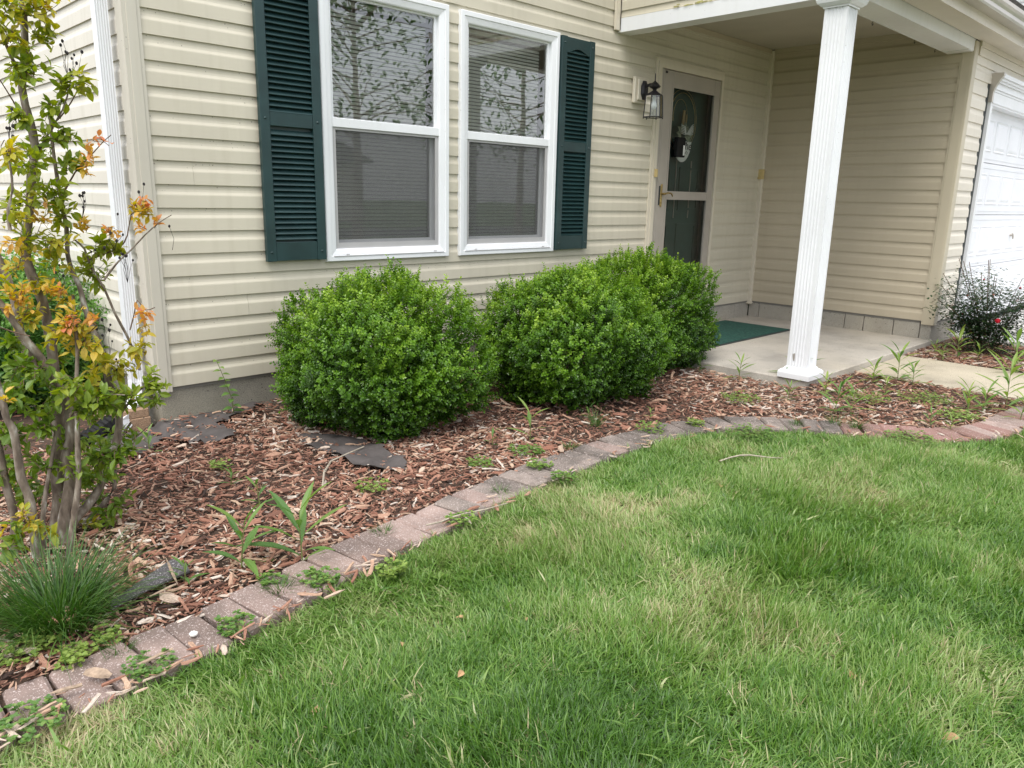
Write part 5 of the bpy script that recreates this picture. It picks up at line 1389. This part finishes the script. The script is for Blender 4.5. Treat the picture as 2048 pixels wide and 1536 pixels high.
for (px, py, rp, cnt, t0, t1, yo) in CL:
    c0 = at(px, py, 1, YM + yo); R0 = rp / 1530 * (np.linalg.norm(c0 - CAM)) * .95
    dd = np.linalg.norm(sp_arr - c0, axis=1); near = sp_arr[int(dd.argmin())]
    cnt = int(cnt * 1.2); ns = max(2, cnt // 8)
    for s_ in range(ns):
        v_ = rng.normal(0, 1, 3); v_ /= np.linalg.norm(v_); e_ = c0 + v_ * R0 * np.array([1, .8, 1]) * rng.uniform(.25, .85); st_ = c0 * .6 + near * .4 + rng.normal(0, .012, 3)
        if dd.min() > R0 * 2.2: st_ = c0 - v_ * R0 * .3
        mid = (st_ + e_) / 2 + rng.normal(0, .01, 3); twg.tube([st_, mid, e_], [.0016, .0013, .0009], 3, cap=False)
        dv = e_ - st_; dv = dv / (np.linalg.norm(dv) + 1e-6)
        nl = cnt // ns + 1
        for k in range(nl):
            t_ = (k + .5) / nl; p = st_ * (1 - t_) + e_ * t_ + rng.normal(0, .006, 3)
            if k == nl - 1: p = e_
            a_ = k * 2.4 + rnd.random(); o1 = np.cross(dv, [0.1, 0.2, 1.0]); o1 /= np.linalg.norm(o1) + 1e-6; o2 = np.cross(dv, o1)
            d = dv * .55 + (o1 * math.cos(a_) + o2 * math.sin(a_)) * .8 + np.array([0, 0, .18]); d /= np.linalg.norm(d)
            ln = .038 * rng.uniform(.6, 1.2) * (1 - .25 * (t1 > .7)); tint = t0 + (t1 - t0) * rnd.random() + .05 * (t_ - .5)
            leaves.append((p, d, ln, ln * rng.uniform(.42, .56), min(1, max(0, tint))))
rnd.shuffle(leaves)
# the 300 that show largest (nearest the viewer, inside the frame) are parts of their own
dist = []
for i, (p, d, ln, wd, ti) in enumerate(leaves):
    face = abs(np.dot(np.cross(d, [0, 0, 1]), (p - CAM) / np.linalg.norm(p - CAM))) if False else 1
    dist.append(-ln / np.linalg.norm(p - CAM))
order = np.argsort(dist)
SH = (0, .72, 1.0, .72, 0)
for rank, i in enumerate(order):
    p, d, ln, wd, ti = leaves[i]; nrm = np.array([0, 0, 1]) + rng.normal(0, .45, 3)
    if rank < 300:
        mb = MB(); mb.leaf((0, 0, 0), d, nrm, ln, wd, rnd.uniform(-.1, .5), .35, tint=ti, shape=SH); ob('leaf', mb, M['myrtle'], cm, attr=True, loc=tuple(p))
    else: rest.leaf(p, d, nrm, ln, wd, rnd.uniform(-.1, .5), .35, tint=ti, shape=SH)
o = ob('foliage', rest, M['myrtle'], cm, attr=True, kind='stuff'); ob('twigs', twg, M['twig'], cm, kind='stuff')
pods = MB()
for (cx_, cy_, n_) in ((140, 118, 6), (20, 250, 8), (135, 105, 3), (190, 500, 3), (165, 390, 6), (230, 455, 5), (205, 640, 4), (255, 520, 6), (238, 725, 5), (345, 455, 1), (285, 382, 2), (220, 665, 2), (30, 415, 3), (120, 535, 3), (270, 690, 2)):
    for k in range(n_):
        p = at(cx_ + rnd.gauss(0, 11), cy_ + rnd.gauss(0, 13), 1, YM + rnd.uniform(-.02, .08)); r_ = rnd.uniform(.0035, .0055)
        pods.hull([p + r_ * np.array([math.cos(a_) * math.sin(b2), math.sin(a_) * math.sin(b2), 1.25 * math.cos(b2)]) for a_ in np.arange(0, 6.2, 1.05) for b2 in (.3, 1.1, 2.0, 2.8)])
        q_ = at(cx_, cy_ + 45, 1, YM + .04); twg_ = MB(); pods.tube([p, p * .5 + q_ * .5 + rng.normal(0, .006, 3), q_], [.0007, .0008, .001], 3, cap=False)
ob('seed_pods', pods, M['pod'], cm, kind='stuff')

# ornamental grass clump
def grass_clump(x, y, n_, H_, rad, wid, label, z=ZB, cat='grass clump', group=None, lean=.45, mat='clumpgrass', tb=.45):
    t_ = thing('grass_clump', label, cat, (x, y, z), group=group); mb = MB()
    for k in range(n_):
        a_ = rnd.uniform(0, 6.28); r_ = rad * math.sqrt(rnd.random()) * .5; p = np.array([r_ * math.cos(a_), r_ * math.sin(a_), 0]); az = a_ + rnd.gauss(0, .6); d = np.array([math.cos(az), math.sin(az), 0])
        hh = H_ * rnd.uniform(.5, 1.1); th = abs(rnd.gauss(lean * .4, .22)) + r_ / rad * lean * .7; cv = rnd.uniform(.05, .30); sd_ = np.array([-d[1], d[0], 0]); rw = rnd.uniform(-1, 1); sd_ = sd_ * math.cos(rw) + d * math.sin(rw); vs = []; pos = p; w_ = wid * rnd.uniform(.7, 1.2)
        mb.cur = min(1, max(0, rnd.gauss(tb, .2)))
        for i in range(7):
            ww = w_ * (1, 1, .95, .85, .65, .4, 0)[i] / 2
            vs += [pos - sd_ * ww, pos + sd_ * ww] if i < 6 else [pos]
            pos = pos + (d * math.sin(th) + np.array([0, 0, 1]) * math.cos(th)) * hh / 6; th += cv
        mb.add(vs, [(2 * i, 2 * i + 1, 2 * i + 3, 2 * i + 2) for i in range(5)] + [(10, 11, 12)])
    ob('blades', mb, M[mat], t_, attr=True, kind='stuff'); return t_


P = at(125, 1250, 2, -.2); grass_clump(P[0], P[1] + .03, 950, .30, .19, .0036, 'tall dark green grass clump in the mulch at the foot of the crape myrtle', lean=.75)
small = [(765, 1065, .05, 'small dark grass tuft sprouting between two pink bricks in the middle'), (240, 1300, .055, 'dark grass tuft sprouting on the bricks below the tall grass clump'), (1190, 850, .15, 'thin grass tuft at the foot of the middle boxwood bush'),
         (1590, 850, .07, 'grass tuft between grey bricks in front of the porch column'), (1672, 848, .10, 'grass tuft on the bricks right of the column line'), (1712, 856, .11, 'thick grass tuft on the far bricks where they turn red'), (560, 1180, .08, 'grass tuft at the outer end of a pink brick'), (1140, 895, .05, 'low grass tuft growing over the dark bricks'),
         (1000, 985, .05, 'short grass tuft beside the lichen-dark bricks')]
for (px, py, hh, lab) in small:
    P = at(px, py, 2, -.2); grass_clump(P[0], P[1], 60, hh, .06, .0022, lab, z=-.205, lean=.8)


# broad and lance-leaved weeds
def weed(px, py, hgt, leaves_, label, z=-.205, tb=.4, droop=.5, stalk=True, wd=.17, base_only=False):
    P = at(px, py, 2, z); t_ = thing('weed', label, 'weed', tuple(P)); n_ = leaves_
    lean = np.array([rnd.uniform(-.12, .12), rnd.uniform(-.12, .12), 1.0])
    if stalk: mb = MB(); mb.tube([np.zeros(3), lean * hgt * .4, lean * hgt * .8 + np.array([.005, 0, 0])], [.0028, .0022, .0012], 5); ob('stalk', mb, M['stalk'], t_)
    for k in range(n_):
        f = k / max(1, n_ - 1); a_ = k * 2.4 + rnd.uniform(-.3, .3); z_ = 0.0 if base_only else hgt * .75 * f
        up = .25 + 1.3 * f + rnd.uniform(-.15, .3); ln = hgt * rnd.uniform(.6, .95) * (1 - .25 * f); d = np.array([math.cos(a_), math.sin(a_), up]); mb = MB()
        mb.leaf((0, 0, 0), d, (-.3 * math.cos(a_), -.3 * math.sin(a_), 1), ln, ln * wd * rnd.uniform(.8, 1.3), rnd.uniform(.2, 1.0) * droop, .3, tint=min(1, max(0, rnd.gauss(tb, .15))), shape=(0, .42, .75, 1.0, .95, .6, 0))
        ob('leaf', mb, M['weed'], t_, attr=True, loc=tuple(lean * z_ if not base_only else (0, 0, .002)))
    return t_


WD = [(483, 1135, .17, 9, 'tall lance-leaved weed at the bed edge, left of its taller neighbour by the pink bricks'), (605, 1122, .20, 9, 'tallest lance-leaved weed by the pink bricks with long arching leaves'), (520, 1010, .09, 6, 'small lance-leaved weed in the mulch behind the two tall ones'),
      (372, 1165, .07, 6, 'small bright green seedling at the end of the shingle strip'), (462, 970, .06, 6, 'tiny green seedling in the mulch below the bush'), (1060, 880, .15, 5, 'weed with one big curled leaf in front of the gap between two bushes'), (985, 890, .07, 4, 'small two-leaved weed left of the curled-leaf weed'),
      (1178, 840, .07, 4, 'low weed under the middle boxwood edge'), (1398, 742, .12, 6, 'drooping weed beside the porch slab and farthest bush'), (1478, 758, .13, 6, 'weed against the slab left of the column base'), (1598, 760, .20, 7, 'tall weed standing right in front of the column base'),
      (1575, 800, .10, 5, 'short weed in the mulch left of the tall column weed'), (1668, 825, .17, 8, 'broad-leaved weed in the mulch right of the column'), (1700, 830, .14, 6, 'slender weed next to the broad-leaved one right of the column'), (1650, 790, .12, 5, 'pale weed just right of the column base'),
      (1745, 765, .13, 8, 'dense low weed at the left corner of the walkway'), (1795, 760, .21, 9, 'tallest weed at the walkway corner with upright stem'), (1825, 770, .13, 8, 'bushy weed on the walkway edge right of the tall one'), (1770, 790, .11, 7, 'pale green weed below the walkway corner'),
      (1935, 820, .14, 9, 'leafy weed on the near edge of the walkway'), (1965, 825, .15, 9, 'arching weed near the right walkway edge'), (2012, 815, .27, 10, 'very tall weed with dark stem beside the walkway at the right'), (2040, 840, .15, 8, 'broad green weed at the right picture edge by the bricks'),
      (1900, 860, .07, 6, 'small pale weed at the last curve of the bricks'), (1860, 850, .08, 5, 'upright pale weed by the red bricks'), (1915, 715, .20, 7, 'tall weed in the right bed by the rose bush'), (1885, 720, .11, 5, 'short weed in the right bed near the foundation'), (1870, 705, .09, 5, 'tiny weed at the porch slab corner'),
      (1955, 720, .12, 6, 'wide-leaved weed under the rose bush'), (2030, 745, .24, 7, 'tall weed in the right bed at the picture edge'), (300, 905, .10, 7, 'leafy seedling in the mulch right of the crape myrtle'), (1300, 835, .05, 5, 'small plantain weed by the grey bricks')]
for (px, py, hh, nl, lab) in WD: weed(px, py, hh * 1.2, nl + (2 if px < 1400 else 6), lab, tb=rnd.uniform(.35, .75) if px < 1400 else rnd.uniform(.5, .95), wd=.17 if px < 1400 else .13)
weed(878, 1160, .05, 6, 'flat dandelion rosette in the lawn near the bricks', z=-.215, base_only=True, stalk=False, wd=.35, tb=.7, droop=.3); weed(487, 1425, .10, 3, 'upright broad pale leaf blade in the lower left lawn', z=-.23, stalk=False, wd=.22, tb=.75, droop=.1)
weed(1715, 560 + 560, .04, 5, 'small clover-like weed in the lawn centre right', z=-.215, base_only=True, stalk=False, wd=.5, tb=.7); weed(1840, 1310, .04, 6, 'small bright weed in the right lawn', z=-.215, base_only=True, stalk=False, wd=.5, tb=.8)

# sapling by the foundation
P = at(468, 832, 2, -.18); sp_ = thing('sapling', 'thin green sapling with pointed leaves growing against the foundation', 'sapling', tuple(P))
mb = MB(); tops = [np.array([0, 0, 0]), np.array([-.01, -.01, .10]), np.array([-.035, 0, .20]), np.array([-.075, .0, .32])]; mb.tube(tops, [.003, .0025, .002, .001], 5); ob('stalk', mb, M['stalk'], sp_)
for k in range(17):
    f = .1 + .9 * k / 16; i = min(2, int(f * 3)); p = tops[i] + (tops[i + 1] - tops[i]) * (f * 3 - i); a_ = k * 2.6; ln = .055 * (1.1 - .45 * f); mb = MB()
    mb.leaf((0, 0, 0), (math.cos(a_), math.sin(a_) * .7 - .3, .15), (0, -.3, 1), ln, ln * .6, .3, .3, tint=.35 + .4 * f, shape=(0, .8, 1, .55, 0)); ob('leaf', mb, M['weed'], sp_, attr=True, loc=tuple(p))


def creeper(px, py, rad, n_, label, tb, z=-.200, hh=.03):
    P = at(px, py, 2, z); t_ = thing('chickweed', label, 'weed', tuple(P)); mb = MB(); st_ = MB()
    for k in range(n_):
        a_ = rnd.uniform(0, 6.28); r_ = rad * math.sqrt(rnd.random()); q_ = np.array([r_ * math.cos(a_), r_ * math.sin(a_), rnd.random() * hh])
        if k % 4 == 0: st_.tube([np.array([0, 0, .002]), q_ * .5 + rng.normal(0, .006, 3) + np.array([0, 0, .006]), q_], [.0009] * 3, 3, cap=False)
        for j in range(5):
            b2 = rnd.uniform(0, 6.28); ln = rnd.uniform(.008, .015); mb.leaf(q_, (math.cos(b2), math.sin(b2), rnd.uniform(.1, .8)), (0, 0, 1), ln, ln * .75, .2, .2, tint=min(1, max(0, rnd.gauss(tb, .15))), shape=(0, 1, .9, 0))
    ob('leaves', mb, M['weed'], t_, attr=True, kind='stuff'); ob('stems', st_, M['stalk'], t_)


for (px, py, rd, n_, tb, lab) in ((40, 1310, .06, 60, .95, 'yellowing chickweed trailing at the far left of the bricks'), (150, 1320, .05, 60, 1.0, 'yellow green chickweed hanging over the second brick'), (90, 1290, .07, 50, .95, 'trailing pale chickweed below the tall grass clump'), (215, 1280, .04, 40, .9, 'pale chickweed head by the dark brick tuft'),
                              (640, 1165, .06, 90, .6, 'green chickweed spread over the bricks below the tallest weed'), (470, 1255, .05, 50, .55, 'chickweed creeping off the left bricks into the lawn'), (545, 1165, .04, 30, .6, 'small chickweed sprig at the inner brick end'),
                              (745, 975, .07, 50, .85, 'pale chickweed dotted in the mulch below the fabric patch'), (960, 930, .06, 50, .7, 'chickweed at the mulch edge by the dark bricks'), (1050, 905, .09, 90, .6, 'sprawling chickweed in front of the bush gap'), (1080, 935, .06, 60, .75, 'chickweed growing over the dark bricks'),
                              (1390, 850, .05, 60, .85, 'bright chickweed on the grey bricks at the top of the curve'), (1300, 860, .08, 60, .7, 'chickweed in the mulch before the curve of bricks'), (1480, 800, .10, 70, .8, 'pale chickweed patch in the mulch left of the column'), (1850, 800, .14, 110, .85, 'yellowish chickweed patch between weeds and walkway'), (1920, 835, .10, 90, .9, 'yellowish chickweed by the end of the bricks'),
                              (1740, 800, .10, 70, .8, 'chickweed patch below the walkway corner'), (925, 1045, .06, 70, .75, 'bright chickweed at the outer end of the middle bricks'), (780, 1145, .05, 50, .95, 'yellow chickweed at the lawn edge of the pink bricks'), (1820, 880, .10, 90, .7, 'clover patch along the red bricks'), (1500, 870, .10, 90, .6, 'clover strip along the grey bricks'),
                              (1130, 960, .06, 60, .6, 'chickweed at the lawn edge beyond the twig'), (300, 1340, .06, 60, .5, 'green chickweed where the left bricks meet the lawn'), (60, 1450, .08, 80, .5, 'green clover at the lower left corner of the bricks'), (440, 935, .05, 40, .95, 'pale seedlings in the mulch right of the crape myrtle')):
    creeper(px, py, rd * (1.25 if px > 1400 else 1), int(n_ * (1.6 if px > 1400 else 1)), lab, tb)

# rose bush -------------------------------------------------------------------
rb = thing('rose_bush', 'thin dark-leaved rose bush with one bright red bloom beside the driveway', 'bush', (5.98, -2.25, ZB))
lf = MB(); tips = []
for k in range(26):
    a_ = rnd.uniform(0, 6.28); sp_r = rnd.uniform(.15, .48); hh = rnd.uniform(.35, .82); p0 = np.array([math.cos(a_) * .03, math.sin(a_) * .03, 0]); p3 = np.array([math.cos(a_) * sp_r, math.sin(a_) * sp_r, hh]); p1_ = p0 * .6 + p3 * .3 + np.array([0, 0, .05]); p2_ = p0 * .3 + p3 * .7 + np.array([0, 0, .03])
    mb = MB(); mb.tube(catmull([p0, p1_, p2_, p3], .06), .0026, 4); ob('cane', mb, M['twig'], rb); tips.append(p3)
    for j in range(340):
        f = rnd.uniform(.2, 1) if hh < .6 else rnd.uniform(.2, .85); p = p0 * (1 - f) + p3 * f + rng.normal(0, .055, 3); b2 = rnd.uniform(0, 6.28); ln = rnd.uniform(.020, .036)
        lf.leaf(p, (math.cos(b2), math.sin(b2), rnd.uniform(-.4, .6)), (0, 0, 1), ln, ln * .6, .2, .3, tint=min(1, max(0, rnd.gauss(.38, .22))), shape=(0, .9, .8, 0))
ob('foliage', lf, M['roseleaf'], rb, attr=True, kind='stuff')


def bloom(P, r_, mat, par):
    mb = MB()
    for k in range(16):
        a_ = k * 2.4; u = .3 + .9 * k / 16; mb.leaf((0, 0, -r_ * .2), (math.cos(a_) * u, math.sin(a_) * u, 1.1 - u * .6), (-math.cos(a_), -math.sin(a_), .6), r_ * (1.2 - .3 * u), r_ * .95, -.4, .4, shape=(0, .9, 1, .6, 0))
    ob('bloom', mb, M[mat], par, loc=tuple(P))


c_ = np.array([5.98, -2.25, ZB]); d_ = lambda px, py, yy: tuple(at(px, py, 1, yy) - c_)
bloom(d_(1995, 645, -2.45), .035, 'petal', rb); bloom(d_(2040, 578, -2.35), .022, 'pinkpetal', rb); bloom(d_(1968, 560, -2.2), .014, 'petal', rb)

# corner odds and ends ----------------------------------------------------------
bb = thing('splash_block', 'stacked brown concrete edging blocks against the foundation corner', 'block', (-.20, .07, ZB))
bx('block', -.14, .10, -.04, .09, 0.0, .075, M['brownblock'], bb, b=.004); bx('block', -.135, .095, -.035, .09, .0755, .12, M['brownblock'], bb, b=.004)
mb = MB()
pts = [np.array([-.30, -.02, -.13]), np.array([-.40, -.06, -.17]), np.array([-.46, -.09, -.185])]
P = catmull(pts, .012); mb.tube(P, [.045 + .005 * (i % 2) for i in range(len(P))], 10); ob('drain_hose', mb, M['blackplastic'], label='black corrugated drain hose lying by the foundation corner blocks', cat='hose')

# what the windows reflect: yard trees and the house across the street -------------
def tree(x, y, H_, cr, label, nl, seed, droop=.4):
    t_ = thing('yard_tree', label, 'tree', (x, y, -.27)); r2 = random.Random(seed)
    mb = MB(); mb.tube([(0, 0, 0), (.05, .02, H_ * .25), (-.04, .08, H_ * .5), (.05, 0, H_ * .85)], [.12, .09, .05, .015], 10); ob('trunk', mb, M['bark'], t_, smooth=True)
    lf = MB(); lm = MB()
    for k in range(46):
        a_ = r2.uniform(0, 6.28); z0_ = H_ * r2.uniform(.28, .8); ln = cr * r2.uniform(.6, 1.1) * (1.15 - .5 * (z0_ / H_)); e_ = np.array([math.cos(a_) * ln, math.sin(a_) * ln, z0_ + ln * r2.uniform(-.15, .55)])
        s_ = np.array([0, 0, z0_]); m_ = s_ * .5 + e_ * .5 + np.array([0, 0, .25]); lm.tube([s_, m_, e_], [.020, .010, .004], 5)
        for j in range(nl):
            f = r2.uniform(.25, 1.05); base = (s_ * (1 - f) + e_ * f) + np.array([r2.gauss(0, .32), r2.gauss(0, .32), r2.gauss(0, .25) + .1]); b2 = r2.uniform(0, 6.28); l2 = r2.uniform(.13, .24)
            lf.leaf(base, (math.cos(b2), math.sin(b2), r2.uniform(-1, .2)), (0, 0, 1), l2, l2 * .45, .2, .2, tint=r2.random(), shape=(0, 1, .7, 0))
    ob('limbs', lm, M['bark'], t_); ob('crown', lf, M['treeleaf'], t_, attr=True, kind='stuff')


tree(7.4, -9.5, 7.5, 2.9, 'leafy yard tree on the front lawn, mirrored in the left window', 38, 5)
tree(14.5, -12.0, 8.5, 3.8, 'broad leafy tree across the driveway, mirrored in the right window', 60, 6)
tree(-7.5, -15.0, 8.0, 3.6, 'leafy tree at the far left of the front yard', 60, 7)
oh = thing('opposite_house', 'grey single-storey house with gabled roof across the street', 'house', (14, -34, -.3))
bx('wall', -7, 7, -4, 4, 0, 3.0, M['siding_garage_lit'], oh)
mb = MB(); mb.prism([(-7.6, 3.0), (0, 5.9), (7.6, 3.0), (7.6, 2.9), (-7.6, 2.9)], lambda u, v_, e: (u, (-4.4, 4.4)[e], v_)); ob('roof', mb, M['shingle_roof'], oh)
for x_ in (-5, -2): bx('window', x_, x_ + 1.2, 4.001, 4.05, .9, 2.3, M['rubber'], oh)
bx('door', 1, 2, 4.001, 4.05, 0, 2.1, M['doorgreen'], oh)
mb = MB(); mb.box(-60, 60, -22, -16.5, -.34, -.285); ob('road', mb, plain('asphalt', (.06, .06, .06), .9, .15, 3), kind='structure')
